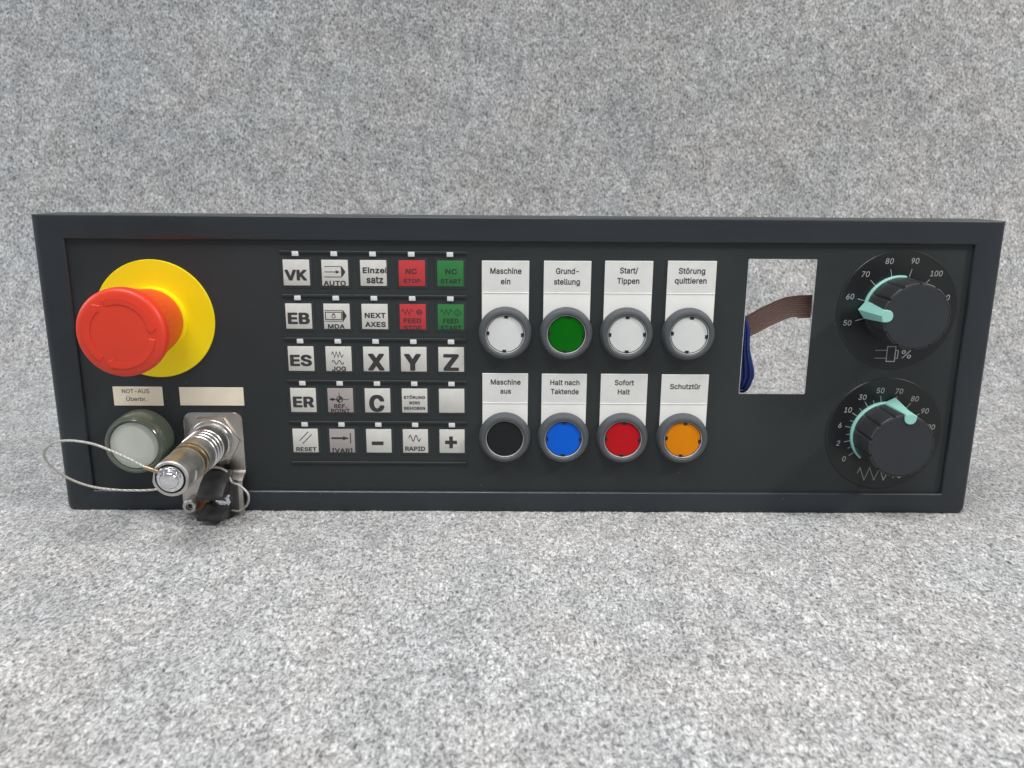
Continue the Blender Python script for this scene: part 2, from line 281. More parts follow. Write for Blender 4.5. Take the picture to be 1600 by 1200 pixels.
    '4,493,509,493,-1,486,-17,474,-27,456,-30,391,-30,374,-27,365,-21,164,294,156,301,154,-6,147,-19,136,-27,119,-30],[2,1,0,0,31,2,6,5,3,4,3,5,30,29,28,8,7,9,30,28,31,2,31,28,2,28,27,3'
    ',2,27,27,9,3,9,7,3,6,3,7,24,23,25,14,13,12,20,19,21,22,21,19,18,17,15,16,15,17,22,19,23,25,23,19,11,25,19,19,18,11,11,18,12,14,12,18,18,15,14,25,11,10,27,26,9,26,10,9,10,26,25]],"O'
    '":[0.557,[244,-36,192,-26,134,-1,102,23,61,69,39,109,19,167,10,222,10,287,19,342,31,382,69,449,98,482,127,505,169,527,229,543,284,546,352,532,394,513,427,490,467,448,497,394,517,33'
    '2,523,289,523,219,517,177,497,114,467,61,428,19,392,-6,344,-26,289,-37,247,84,214,94,194,106,179,118,161,142,149,167,138,204,133,247,136,289,149,342,161,367,180,392,202,407,227,420'
    ',249,425,284,425,307,420,337,405,360,384,377,359,395,307,400,269,400,237,395,199,382,159,370,137,349,113,324,96,299,86,284,83],[7,6,38,38,39,7,8,7,39,39,40,8,9,8,40,46,15,45,0,32,1'
    ',32,33,1,44,45,14,45,15,14,1,33,2,33,34,2,3,2,34,34,35,3,4,3,35,35,36,4,5,4,36,36,37,5,6,5,37,38,6,37,9,40,41,10,9,41,41,42,10,11,10,42,42,43,11,12,11,43,13,12,43,43,44,13,44,14,13'
    ',31,60,61,60,31,30,59,60,30,47,48,17,16,47,17,26,25,55,25,24,55,54,55,24,53,54,24,24,23,53,52,53,23,23,22,52,22,21,52,59,30,29,58,59,29,29,28,58,28,27,58,57,58,27,27,26,57,56,57,26'
    ',26,55,56,52,21,51,21,20,51,50,51,20,20,19,50,49,50,19,19,18,49,48,49,18,17,48,18,31,61,0,32,0,61,47,16,46,15,46,16]],"P":[0.469,[61,-29,41,-22,30,-1,30,509,33,519,44,532,66,538,26'
    '6,538,309,529,346,514,379,492,396,474,417,444,434,399,438,379,437,314,420,256,396,221,378,201,356,186,326,171,299,163,249,155,157,154,155,-1,152,-11,141,-24,121,-30,159,273,155,279'
    ',157,421,246,422,279,414,296,402,307,386,315,349,307,309,296,293,274,278,251,273],[27,26,25,2,1,0,0,27,2,4,3,6,5,4,6,23,28,29,28,23,22,22,39,28,31,7,30,27,25,24,2,27,24,24,23,2,23,'
    '29,2,3,2,29,29,30,3,6,3,30,30,7,6,32,33,9,9,8,32,19,18,37,18,17,37,36,37,17,17,16,36,16,15,36,35,36,15,15,14,35,14,13,35,34,35,13,13,12,34,12,11,34,33,34,11,11,10,33,9,33,10,39,22,'
    '21,38,39,21,21,20,38,20,19,38,19,37,38,32,8,31,7,31,8]],"R":[0.473,[61,-29,41,-22,30,-1,30,509,36,524,49,534,66,538,269,538,311,529,359,509,381,493,409,461,429,421,437,391,440,336,'
    '434,299,427,276,400,231,358,194,457,9,457,-4,452,-16,439,-27,421,-30,359,-30,336,-24,326,-14,229,166,161,168,155,161,155,-1,152,-11,141,-24,121,-30,159,285,155,291,157,421,249,422,'
    '281,414,301,399,312,376,315,346,307,314,292,299,281,292,254,285],[5,4,3,32,31,33,31,30,33,2,1,0,0,33,2,33,30,2,5,3,6,34,28,27,28,34,29,35,29,34,34,27,45,37,7,36,2,30,29,29,35,2,3,2'
    ',35,35,36,3,6,3,36,36,7,6,26,25,24,10,9,39,19,21,20,21,19,22,22,19,23,23,19,24,26,24,19,18,26,19,17,16,42,16,15,42,41,42,15,15,14,41,14,13,41,40,41,13,13,12,40,12,11,40,39,40,11,10'
    ',39,11,26,18,27,45,27,18,44,45,18,43,44,18,18,17,43,17,42,43,39,9,38,9,8,38,37,38,8,7,37,8]],"S":[0.471,[197,-38,152,-31,119,-21,82,-1,51,27,34,50,14,95,8,122,8,140,14,152,24,162,4'
    '2,166,99,166,117,163,130,152,139,120,152,101,177,87,214,79,257,82,295,100,305,110,312,125,315,137,312,152,302,166,282,178,139,222,107,237,76,257,49,284,31,317,23,342,21,377,27,417,'
    '39,447,63,482,89,505,119,523,152,535,189,543,239,546,289,538,317,530,352,513,374,496,397,473,417,440,430,397,428,367,417,354,397,349,344,349,327,352,311,365,300,397,284,413,257,425'
    ',212,429,179,420,157,405,146,382,149,360,162,347,184,334,307,298,352,278,382,258,410,230,432,187,438,160,438,117,430,82,412,47,399,31,362,-3,322,-23,292,-31,247,-39],[9,8,10,12,11,'
    '6,7,6,11,8,7,11,10,8,11,59,58,39,58,40,39,2,1,17,17,16,2,28,27,64,64,63,28,60,59,38,59,39,38,2,16,3,4,3,16,16,15,4,5,4,15,6,5,15,12,6,15,15,14,12,14,13,12,28,63,29,63,62,29,30,29,6'
    '2,31,30,62,32,31,62,62,61,32,33,32,61,34,33,61,35,34,61,61,60,35,36,35,60,37,36,60,60,38,37,78,19,18,19,78,77,41,57,42,19,77,76,20,19,76,57,56,43,42,57,43,50,49,51,49,48,51,48,47,5'
    '1,52,51,47,20,76,75,75,74,20,21,20,74,74,73,21,22,21,73,73,72,22,72,71,22,23,22,71,71,70,23,24,23,70,70,69,24,69,68,24,25,24,68,68,67,25,67,66,25,26,25,66,65,26,66,53,52,54,55,54,5'
    '2,52,47,55,47,46,55,46,45,55,56,55,45,45,44,56,43,56,44,78,18,0,1,0,18,17,1,18,26,65,27,64,27,65,57,41,58,40,58,41]],"T":[0.473,[193,-29,173,-22,162,-1,161,419,156,423,38,423,16,42'
    '8,7,436,2,449,3,514,16,532,38,538,411,538,428,534,441,524,447,509,447,449,436,430,411,423,293,423,287,419,287,-4,279,-19,268,-27,251,-30],[6,5,7,8,7,5,2,1,0,4,11,5,8,5,11,9,8,11,10'
    ',9,11,23,22,21,24,23,21,17,16,18,16,15,18,12,18,15,13,12,15,15,14,13,18,12,19,2,0,24,24,21,2,21,20,2,3,2,20,20,19,3,4,3,19,11,4,19,19,12,11]],"U":[0.541,[234,-37,164,-22,136,-10,10'
    '9,8,71,45,53,73,41,101,30,148,31,516,44,534,66,539,121,539,139,535,149,526,155,511,155,168,158,151,168,126,180,111,196,98,216,88,239,82,276,82,301,88,334,107,352,131,360,156,363,17'
    '3,363,516,376,534,396,539,451,539,469,536,481,526,488,511,488,153,482,118,474,96,457,61,442,41,414,12,394,-2,354,-22,329,-30,279,-38],[9,8,10,20,0,21,0,20,1,20,19,1,1,19,2,3,2,19,1'
    '9,18,3,4,3,18,18,17,4,5,4,17,6,5,17,17,16,6,7,6,16,16,15,7,8,7,15,15,14,8,10,8,14,11,10,14,12,11,14,14,13,12,22,44,43,43,23,22,23,43,42,33,32,34,31,30,34,34,32,31,23,42,41,24,23,41'
    ',41,40,24,40,39,24,25,24,39,39,38,25,38,37,25,26,25,37,37,36,26,36,35,26,27,26,35,35,34,27,28,27,34,34,30,28,29,28,30,44,22,0,21,0,22]],"V":[0.504,[205,-29,187,-24,172,-4,-10,491,-'
    '14,504,-11,519,0,532,23,538,83,537,100,533,111,524,240,164,246,171,355,489,370,524,383,534,400,538,455,538,475,533,484,526,491,514,491,494,308,-6,301,-19,290,-27,273,-30],[5,4,3,8,'
    '7,3,5,3,7,7,6,5,1,0,2,2,11,3,3,11,10,8,3,10,10,9,8,24,23,22,25,24,22,21,20,18,19,18,20,17,16,21,21,18,17,21,16,13,14,13,16,16,15,14,2,0,25,25,22,2,11,2,22,12,11,22,22,21,12,21,13,1'
    '2]],"W":[0.71,[155,-29,134,-21,122,1,-13,499,-13,514,-5,527,5,534,20,537,78,538,95,534,108,524,193,210,198,219,280,521,293,533,313,538,375,538,398,532,411,514,487,219,493,210,570,5'
    '04,577,521,590,533,610,538,665,537,680,534,689,529,698,514,698,496,571,29,561,-6,553,-20,543,-27,528,-30,460,-30,443,-27,430,-16,348,279,343,288,263,1,256,-16,245,-26,228,-30],[7,6'
    ',3,6,5,3,4,3,5,9,8,10,2,1,0,10,8,3,7,3,8,43,42,41,14,13,15,43,41,40,12,11,40,39,13,12,2,0,43,43,40,2,40,11,2,3,2,11,10,3,11,17,16,18,37,36,35,25,24,29,26,25,29,29,28,26,28,27,26,29'
    ',24,21,22,21,24,23,22,24,33,32,31,34,33,31,31,30,34,35,34,30,37,35,30,20,37,30,30,29,20,29,21,20,37,20,38,20,19,38,39,38,19,19,18,39,13,39,18,15,13,18,18,16,15,39,12,40]],"X":[0.49'
    '8,[19,-29,4,-26,-6,-16,-12,-1,-9,14,162,261,6,489,1,509,7,524,19,534,37,538,99,538,122,532,145,504,237,368,242,371,354,532,377,538,439,538,463,531,475,511,475,499,470,489,316,269,3'
    '14,261,480,19,486,-1,479,-17,467,-27,449,-30,387,-30,364,-24,354,-14,237,154,112,-22,87,-30],[4,3,2,9,8,6,4,2,1,1,0,4,6,8,7,5,14,13,13,12,11,4,0,35,35,34,4,34,33,4,33,5,4,5,13,6,13'
    ',11,6,11,10,6,9,6,10,31,30,32,25,27,26,27,25,28,29,28,25,21,20,22,19,22,20,29,25,30,32,30,25,24,32,25,15,23,22,16,15,22,17,16,22,18,17,22,22,19,18,32,24,33,5,33,24,24,23,5,14,5,23,'
    '23,15,14]],"Y":[0.496,[205,-29,185,-22,174,-4,173,199,-3,481,-11,499,-8,519,3,532,23,537,88,538,111,531,118,524,232,336,238,334,360,530,385,538,448,538,466,534,476,526,483,514,484,'
    '501,478,489,300,201,299,-1,296,-11,285,-24,265,-30],[9,8,4,5,4,8,6,5,8,8,7,6,2,1,0,3,12,4,12,11,4,9,4,11,11,10,9,26,25,24,24,23,26,18,21,20,20,19,18,16,15,21,17,16,21,21,18,17,13,2'
    '2,21,14,13,21,21,15,14,26,23,0,2,0,23,3,2,23,23,22,3,22,13,3,12,3,13]],"Z":[0.462,[44,-29,26,-24,14,-6,13,51,16,61,259,419,254,422,47,423,29,426,18,434,11,449,10,509,16,524,29,534,'
    '47,538,392,538,414,532,422,524,428,509,428,461,422,446,181,91,187,87,394,87,412,84,423,76,430,61,430,-1,425,-16,412,-27,394,-30],[22,21,0,1,0,2,3,2,0,4,3,0,0,21,4,4,21,5,10,9,8,8,7'
    ',10,11,10,7,7,14,11,14,13,11,12,11,13,6,5,15,28,27,29,30,29,27,23,30,27,27,26,23,24,23,26,26,25,24,20,5,21,15,5,20,20,19,15,19,18,15,18,17,15,16,15,17,22,0,30,30,23,22,14,7,6,6,15,'
    '14]],"[":[0.297,[103,-125,83,-118,71,-97,72,543,84,563,105,569,233,569,253,563,266,545,266,485,260,470,248,460,195,457,189,450,189,-7,195,-13,248,-17,259,-25,266,-40,266,-100,253,-'
    '120,233,-126],[1,0,2,5,13,12,21,15,0,15,14,0,2,0,14,14,13,2,3,2,13,13,5,3,4,3,5,18,17,16,10,9,11,9,8,6,7,6,8,20,19,21,19,18,21,15,21,18,18,16,15,11,9,12,9,6,12,5,12,6]],"]":[0.297,'
    '[38,-125,20,-120,8,-102,7,-42,13,-26,26,-17,78,-13,84,-7,84,450,78,457,26,460,15,468,7,483,7,543,20,563,41,569,168,569,191,561,202,540,202,-100,189,-120,168,-126],[1,0,2,3,2,0,4,3,'
    '5,11,10,12,21,20,19,18,17,16,7,6,21,21,19,7,19,18,7,8,7,18,18,16,8,9,8,16,15,9,16,21,6,0,3,0,6,5,3,6,12,10,9,9,15,12,13,12,15,14,13,15]],"a":[0.413,[139,-38,102,-30,72,-18,44,2,24,'
    '25,6,60,1,85,0,128,4,145,23,185,49,211,64,221,114,239,239,257,245,263,240,280,232,291,219,298,202,301,172,298,144,284,117,250,97,245,49,257,24,267,11,285,11,300,29,335,40,350,67,37'
    '6,107,398,174,414,214,414,267,403,299,388,325,368,345,343,362,303,365,285,365,-7,352,-25,332,-31,279,-31,264,-28,247,-17,224,-28,194,-36,149,77,137,82,125,93,123,110,132,123,164,13'
    '6,244,146,245,133,239,113,229,97,217,87,192,77],[23,28,27,26,25,24,24,23,26,23,27,26,0,47,1,47,48,1,2,1,48,12,11,51,21,20,22,30,29,20,2,48,3,48,49,3,4,3,49,5,4,49,6,5,49,49,50,6,7,'
    '6,50,8,7,50,9,8,50,50,51,9,10,9,51,51,11,10,22,20,23,28,23,20,20,29,28,31,19,18,18,32,31,58,46,45,32,18,17,44,43,42,40,39,41,41,39,42,39,38,54,53,54,38,14,53,38,38,37,14,58,45,44,5'
    '7,58,44,56,57,44,44,42,56,42,39,56,55,56,39,39,54,55,13,52,53,53,14,13,14,37,15,37,36,15,36,35,15,16,15,35,35,34,16,34,33,16,17,16,33,32,17,33,47,0,46,46,58,47,12,51,52,52,13,12,30'
    ',20,19,19,31,30]],"e":[0.428,[190,-37,148,-30,105,-12,77,8,45,42,25,78,10,123,4,158,4,216,10,253,22,291,45,333,82,373,105,389,145,406,185,414,220,414,273,404,305,389,328,374,358,34'
    '4,384,298,396,261,402,218,402,168,390,147,368,140,134,138,132,133,137,121,153,98,170,85,193,77,230,77,248,83,269,101,285,127,310,135,375,119,386,111,393,98,393,78,378,46,364,26,340'
    ',3,308,-18,275,-30,230,-38,138,253,140,263,158,284,173,294,190,299,223,299,238,293,259,276,269,258,268,253,263,252],[6,5,28,7,6,28,28,27,7,8,7,27,53,16,52,52,16,15,0,32,1,32,31,1,5'
    '1,52,14,52,15,14,1,31,2,31,30,2,3,2,30,4,3,30,30,29,4,5,4,29,28,5,29,8,27,48,9,8,48,10,9,48,48,49,10,11,10,49,49,50,11,12,11,50,13,12,50,50,51,13,51,14,13,37,36,35,33,47,46,34,33,4'
    '6,46,45,34,18,17,54,38,42,41,41,40,38,40,39,38,25,24,26,24,23,26,34,45,44,35,34,44,44,43,35,43,42,35,37,35,42,42,38,37,26,23,57,23,22,57,56,57,22,22,21,56,21,20,56,55,56,20,20,19,5'
    '5,54,55,19,18,54,19,32,0,47,47,33,32,48,27,58,54,17,53,16,53,17,58,27,26,57,58,26]],"i":[0.191,[55,-29,35,-22,24,-1,24,381,30,396,38,404,72,411,45,423,25,441,12,466,11,494,22,521,4'
    '3,542,60,550,93,553,110,549,129,539,146,521,156,494,156,466,143,441,123,423,96,411,130,404,138,396,144,384,144,-1,138,-17,125,-27,108,-30],[10,9,8,14,13,7,1,0,2,6,5,3,4,3,5,10,8,7,'
    '11,10,7,7,13,11,13,12,11,19,18,20,27,26,28,29,28,26,23,22,25,25,24,23,20,18,21,16,21,18,18,17,16,2,0,29,29,26,2,3,2,26,26,25,3,25,22,3,6,3,22,7,6,22,22,21,7,14,7,21,21,16,14,16,15,'
    '14]],"l":[0.213,[121,-32,81,-22,60,-9,41,14,28,39,23,61,23,509,34,530,56,537,106,538,124,534,135,526,142,514,143,104,147,84,181,82,194,72,202,54,210,14,207,-9,191,-24,156,-32],[9,8'
    ',6,7,6,8,19,18,20,16,15,17,20,18,21,18,17,21,14,21,17,17,15,14,21,14,0,1,0,14,2,1,14,3,2,14,4,3,14,5,4,14,14,13,5,6,5,13,13,12,6,9,6,12,10,9,12,12,11,10]],"n":[0.434,[54,-29,34,-22'
    ',23,-1,23,381,28,396,39,406,56,410,106,410,124,407,144,393,186,409,236,415,281,407,316,392,350,361,364,341,374,321,385,284,388,261,388,-1,382,-16,369,-27,351,-30,299,-30,281,-26,27'
    '1,-16,265,-1,265,249,257,274,246,287,229,297,206,300,189,297,165,284,152,266,145,244,143,219,143,-1,140,-11,131,-22,121,-27,106,-30],[5,4,3,2,1,0,0,41,2,7,6,3,5,3,6,33,32,9,32,10,9'
    ',39,38,40,38,37,40,41,40,37,2,41,37,37,36,2,3,2,36,36,35,3,35,34,3,7,3,34,34,33,7,33,9,7,9,8,7,31,30,11,25,24,26,30,29,12,11,30,12,21,20,19,21,19,22,26,24,23,23,22,26,22,19,26,27,2'
    '6,19,19,18,27,18,17,27,28,27,17,17,16,28,16,15,28,15,14,28,29,28,14,14,13,29,12,29,13,10,32,31,31,11,10]],"s":[0.389,[159,-37,102,-25,79,-15,52,4,29,31,11,66,6,88,6,101,11,111,19,1'
    '19,32,124,82,134,102,134,118,123,131,96,141,86,159,78,182,74,207,78,224,85,235,96,237,106,222,121,104,153,64,174,39,200,24,228,18,248,18,301,24,318,41,351,79,386,127,407,169,414,20'
    '9,414,264,401,289,389,304,377,332,346,347,316,353,298,350,278,340,266,327,260,279,250,259,250,247,257,229,286,215,298,202,302,174,302,144,289,141,283,141,271,149,263,174,253,277,22'
    '6,322,199,342,176,357,143,361,128,360,83,352,56,335,26,312,2,294,-10,244,-30,199,-38],[7,6,8,6,5,10,8,6,10,9,8,10,14,13,11,12,11,13,0,16,1,16,15,1,55,54,23,51,50,32,50,33,32,1,15,2'
    ',3,2,15,15,14,3,4,3,14,14,11,4,5,4,11,10,5,11,23,54,24,54,53,24,25,24,53,26,25,53,27,26,53,53,52,27,28,27,52,29,28,52,30,29,52,52,51,30,31,30,51,51,32,31,17,67,18,48,34,49,46,45,44'
    ',46,44,47,18,67,66,19,18,66,34,48,35,42,41,43,41,40,43,40,39,43,19,66,65,65,64,19,20,19,64,64,63,20,63,62,20,21,20,62,62,61,21,61,60,21,60,59,21,59,58,21,58,57,21,22,21,57,56,22,57'
    ',43,39,44,39,38,44,47,44,38,38,37,47,37,36,47,48,47,36,35,48,36,67,17,0,16,0,17,55,23,22,22,56,55,33,50,49,49,34,33]],"t":[0.251,[150,-33,113,-26,83,-11,58,14,45,37,34,82,34,292,30'
    ',295,10,296,-10,302,-18,310,-23,322,-24,380,-20,390,-5,405,33,411,35,477,48,495,68,501,120,501,143,495,151,487,156,475,158,411,215,405,226,397,234,382,234,322,226,307,213,299,163,2'
    '96,157,292,156,92,163,81,200,83,213,80,223,73,233,55,244,-3,234,-20,218,-28,185,-34],[15,7,6,10,9,8,11,10,8,8,7,11,12,11,7,7,15,12,15,14,12,13,12,14,17,16,18,19,18,15,18,16,15,23,3'
    '1,30,39,38,40,38,37,40,29,28,27,26,25,24,40,37,41,33,41,37,34,33,37,37,36,34,35,34,36,29,27,30,27,26,30,23,30,26,26,24,23,41,33,0,1,0,33,2,1,33,3,2,33,33,32,3,4,3,32,5,4,32,6,5,32,'
    '32,31,6,15,6,31,31,23,15,19,15,23,23,22,19,22,21,19,20,19,21]],"z":[0.404,[43,-29,25,-24,12,-6,12,49,15,59,190,289,185,292,53,292,30,298,22,306,17,321,17,381,22,396,35,407,53,410,3'
    '25,410,348,404,356,396,361,384,362,326,359,316,189,91,195,87,333,87,355,82,363,74,369,59,369,-1,363,-16,350,-27,333,-30],[14,7,6,1,0,2,3,2,0,4,3,0,0,21,4,4,21,5,8,7,9,10,9,7,11,10,'
    '7,7,14,11,14,13,11,12,11,13,22,30,23,28,27,29,30,29,27,23,30,27,27,26,23,26,25,23,24,23,25,20,5,21,15,5,20,20,19,15,19,18,15,18,17,15,16,15,17,30,22,0,21,0,22,5,15,6,14,6,15]],"Ö":'
    '[0.557,[244,-36,192,-26,134,-1,102,23,61,69,39,109,19,167,10,222,10,287,19,342,31,382,69,449,98,482,127,505,169,527,229,543,284,546,352,532,394,513,427,490,467,448,497,394,517,332,'
    '523,289,523,219,517,177,497,114,467,61,428,19,392,-6,344,-26,289,-37,247,84,214,94,194,106,179,118,161,142,149,167,138,204,133,247,136,289,149,342,161,367,180,392,202,407,227,420,2'
    '49,425,284,425,307,420,337,405,360,384,377,359,395,307,400,269,400,237,395,199,382,159,370,137,349,113,324,96,299,86,284,83,184,544,164,549,148,559,134,577,126,597,126,629,133,647,'
    '150,667,167,677,197,683,227,676,253,654,267,628,284,657,294,667,319,680,344,683,367,677,385,667,400,649,407,634,410,607,405,587,397,572,384,558,364,546,332,543,309,548,297,556,280,'
    '572,267,597,249,566,232,551,204,543],[5,4,36,36,37,5,6,5,37,37,38,6,7,6,38,38,39,7,8,7,39,39,40,8,9,8,40,40,41,9,10,9,41,65,68,66,67,66,68,73,92,74,92,73,93,15,45,46,0,32,1,32,33,1'
    ',14,44,45,45,15,14,94,93,95,62,95,93,93,73,62,71,62,73,73,72,71,1,33,2,33,34,2,3,2,34,34,35,3,4,3,35,36,4,35,10,41,42,11,10,42,42,43,11,12,11,43,13,12,43,43,44,13,44,14,13,63,62,64'
    ',65,64,62,68,65,62,69,68,62,62,71,69,71,70,69,61,31,60,47,48,17,75,91,90,90,77,75,77,76,75,60,31,30,30,59,60,90,89,88,77,90,88,88,79,77,79,78,77,85,84,86,55,56,26,26,25,55,25,24,55'
    ',54,55,24,53,54,24,24,23,53,52,53,23,23,22,52,22,21,52,83,82,84,81,84,82,59,30,29,58,59,29,29,28,58,28,27,58,57,58,27,27,26,57,26,56,57,52,21,51,21,20,51,50,51,20,20,19,50,49,50,19'
    ',19,18,49,48,49,18,17,48,18,88,87,86,86,84,88,79,88,84,84,81,79,81,80,79,31,61,0,32,0,61,47,16,46,15,46,16,74,92,91,91,75,74,16,47,17]]},"t":{"-":[0.466,[108,169,98,176,94,187,94,2'
    '49,99,259,108,264,338,265,348,262,356,252,356,184,351,174,343,169],[2,1,0,0,5,2,3,2,5,5,4,3,10,9,11,6,11,9,9,8,6,7,6,8,11,6,0,5,0,6]],"/":[0.262,[8,-96,-5,-83,-5,-65,158,537,166,54'
    '8,176,553,241,553,254,540,254,520,91,-83,86,-91,76,-96],[2,1,0,11,10,9,2,0,11,11,9,2,4,3,5,6,8,7,5,3,8,8,6,5,8,3,9,2,9,3]],"G":[0.534,[237,-26,187,-16,152,-1,112,26,74,67,44,119,29'
    ',167,20,222,20,287,29,342,46,394,74,443,110,482,147,507,194,527,239,536,289,536,327,530,359,520,394,502,428,477,454,448,477,409,490,377,495,354,495,342,489,333,479,328,401,329,391,'
    '337,372,377,355,399,337,415,304,430,277,435,254,435,229,430,199,417,169,393,147,360,134,327,126,289,123,247,128,204,139,167,154,137,174,111,197,94,217,84,257,73,282,73,322,84,362,1'
    '11,382,142,390,164,390,177,282,178,269,183,263,197,263,259,268,269,279,275,485,274,494,268,498,259,498,172,490,127,475,89,450,52,417,19,389,1,342,-19,297,-27],[6,5,44,44,43,6,7,6,4'
    '3,43,42,7,8,7,42,42,41,8,9,8,41,41,40,9,10,9,40,40,39,10,11,10,39,37,36,14,48,1,0,0,49,48,35,15,36,14,36,15,1,48,2,48,47,2,3,2,47,47,46,3,4,3,46,46,45,4,5,4,45,44,5,45,11,39,38,12,'
    '11,38,38,37,12,13,12,37,37,14,13,50,72,71,51,50,71,71,70,51,70,52,51,61,56,55,33,32,18,17,33,18,29,28,22,64,63,62,27,26,25,25,24,27,23,27,24,27,23,28,22,28,23,52,70,69,69,68,52,53,'
    '52,68,68,67,53,67,66,53,54,53,66,66,65,54,55,54,65,65,64,55,64,62,55,61,55,62,29,22,30,22,21,30,31,30,21,21,20,31,32,31,20,20,19,32,18,32,19,49,0,72,72,50,49,58,57,56,56,61,58,59,5'
    '8,61,60,59,61,33,17,34,17,16,34,35,34,16,15,35,16]],"H":[0.53,[54,-19,44,-12,40,-1,40,509,44,519,56,527,126,527,136,524,143,516,147,311,366,310,373,316,375,516,381,524,391,527,459,'
    '527,470,524,478,509,478,-1,474,-12,461,-20,391,-20,381,-17,374,-7,370,211,151,213,145,206,144,-6,139,-15,129,-20],[2,1,0,6,5,3,5,4,3,25,9,26,29,28,27,2,0,29,29,27,2,27,26,2,3,2,26,'
    '26,9,3,9,8,3,6,3,8,8,7,6,10,24,11,19,18,20,21,20,18,15,14,17,17,16,15,23,22,21,21,18,23,24,23,18,18,17,24,11,24,17,12,11,17,17,14,12,13,12,14,24,10,25,9,25,10]],"M":[0.641,[54,-19,'
    '44,-12,40,-1,40,509,45,521,59,527,154,527,169,519,311,155,316,151,458,519,474,527,569,527,581,522,588,509,588,-1,582,-14,569,-20,504,-20,493,-16,486,-6,484,296,478,291,364,-1,356,-'
    '15,344,-20,281,-20,268,-11,149,286,144,291,142,-6,136,-15,126,-20],[2,1,0,0,32,2,4,3,5,27,8,28,29,28,7,32,31,30,2,32,30,2,30,29,3,2,29,29,7,3,7,6,3,5,3,6,24,23,25,22,21,10,20,19,18'
    ',13,12,14,16,15,17,18,17,15,20,18,15,9,23,22,20,15,21,15,14,21,10,21,14,11,10,14,14,12,11,25,23,26,27,26,23,23,9,27,8,27,9,22,10,9,28,8,7]],"S":[0.46,[189,-28,157,-23,119,-11,87,7,'
    '58,32,41,55,24,95,18,122,18,140,22,148,37,156,112,155,122,147,131,115,149,92,187,74,227,69,277,79,302,94,320,117,325,137,322,152,313,167,292,183,244,200,144,229,112,244,79,266,56,2'
    '90,37,330,31,367,33,405,44,437,59,463,77,483,119,513,157,528,182,533,207,536,272,533,312,523,347,505,388,470,406,442,417,412,421,377,417,367,402,359,332,359,319,370,307,402,289,420'
    ',262,433,219,439,174,428,152,413,137,385,139,360,154,341,174,329,214,314,302,290,347,271,377,251,402,225,422,187,428,160,428,115,420,82,405,52,373,17,357,4,317,-16,274,-26,254,-29]'
    ',[7,6,10,8,7,10,9,8,10,10,6,11,0,15,1,36,54,37,1,15,2,14,2,15,60,59,25,35,55,54,54,36,35,2,14,3,4,3,14,14,13,4,5,4,13,6,5,13,11,6,13,13,12,11,25,59,26,59,58,26,27,26,58,28,27,58,58'
    ',57,28,29,28,57,30,29,57,57,56,30,31,30,56,32,31,56,33,32,56,56,55,33,34,33,55,55,35,34,16,74,73,73,17,16,52,39,53,17,73,72,23,61,24,52,51,40,39,52,40,67,66,20,46,45,47,45,44,47,48'
    ',47,44,17,72,71,18,17,71,71,70,18,70,69,18,19,18,69,69,68,19,68,67,19,67,20,19,20,66,21,66,65,21,65,64,21,22,21,64,64,63,22,23,22,63,63,62,23,61,23,62,50,49,48,48,44,50,44,43,50,43'
    ',42,50,51,50,42,42,41,51,40,51,41,74,16,0,15,0,16,60,25,24,24,61,60,37,54,53,38,37,53,53,39,38]],"T":[0.462,[186,-19,176,-12,172,-1,171,429,166,433,31,433,21,436,12,449,13,514,20,5'
    '24,31,527,423,527,433,519,437,509,437,449,428,436,418,433,283,433,277,429,277,-4,271,-15,261,-20],[6,5,7,2,1,0,4,10,5,7,5,10,8,7,10,9,8,10,21,20,19,16,15,14,14,13,16,11,16,13,13,12'
    ',11,16,11,17,2,0,21,21,19,2,19,18,2,3,2,18,4,3,18,18,17,4,10,4,17,17,11,10]],"a":[0.402,[132,-28,107,-23,77,-10,49,9,31,30,16,60,10,88,11,130,19,160,31,180,54,204,92,223,144,236,22'
    '9,247,252,253,255,260,250,283,238,298,224,306,197,311,177,309,141,293,112,257,94,254,29,275,21,285,21,300,36,330,55,353,72,368,112,391,167,404,219,404,262,396,294,381,318,363,337,3'
    '38,352,303,355,285,355,-7,349,-16,339,-21,274,-21,263,-17,252,-4,202,-26,184,-29,154,67,132,75,117,88,113,110,116,120,124,129,137,136,169,146,254,157,255,135,252,120,234,89,222,80,'
    '199,70,184,66],[24,26,25,26,24,27,0,47,1,47,48,1,52,53,11,53,12,11,23,22,21,1,48,2,3,2,48,48,49,3,4,3,49,5,4,49,6,5,49,49,50,6,7,6,50,50,51,7,8,7,51,9,8,51,10,9,51,51,52,10,52,11,1'
    '0,27,24,23,28,27,23,23,21,28,29,28,21,21,30,29,45,60,61,45,61,46,44,58,59,60,45,44,44,59,60,18,32,19,40,39,41,41,39,42,56,57,39,39,38,56,55,56,38,14,55,38,15,14,38,43,42,44,42,39,4'
    '4,58,44,39,39,57,58,13,54,55,55,14,13,15,38,16,38,37,16,37,36,16,36,35,16,17,16,35,35,34,17,34,33,17,18,17,33,32,18,33,47,0,46,46,61,47,12,53,54,54,13,12,30,21,20,31,30,20,20,19,31'
    ',19,32,31]],"c":[0.409,[178,-27,143,-20,110,-5,78,19,45,61,30,91,17,138,14,158,17,238,30,286,45,316,65,344,97,373,130,391,163,401,183,404,235,404,285,391,332,363,349,346,366,321,38'
    '1,288,381,271,375,262,363,255,310,242,298,242,285,251,278,268,266,286,245,301,218,309,200,309,165,299,150,287,135,266,119,218,117,173,122,143,132,116,147,93,165,78,198,67,230,70,26'
    '0,85,277,106,288,129,300,137,315,137,373,121,381,111,381,91,366,56,350,32,333,14,305,-5,285,-15,250,-25],[6,5,38,38,37,6,7,6,37,8,7,37,37,36,8,9,8,36,0,42,1,42,41,1,14,13,33,33,32,'
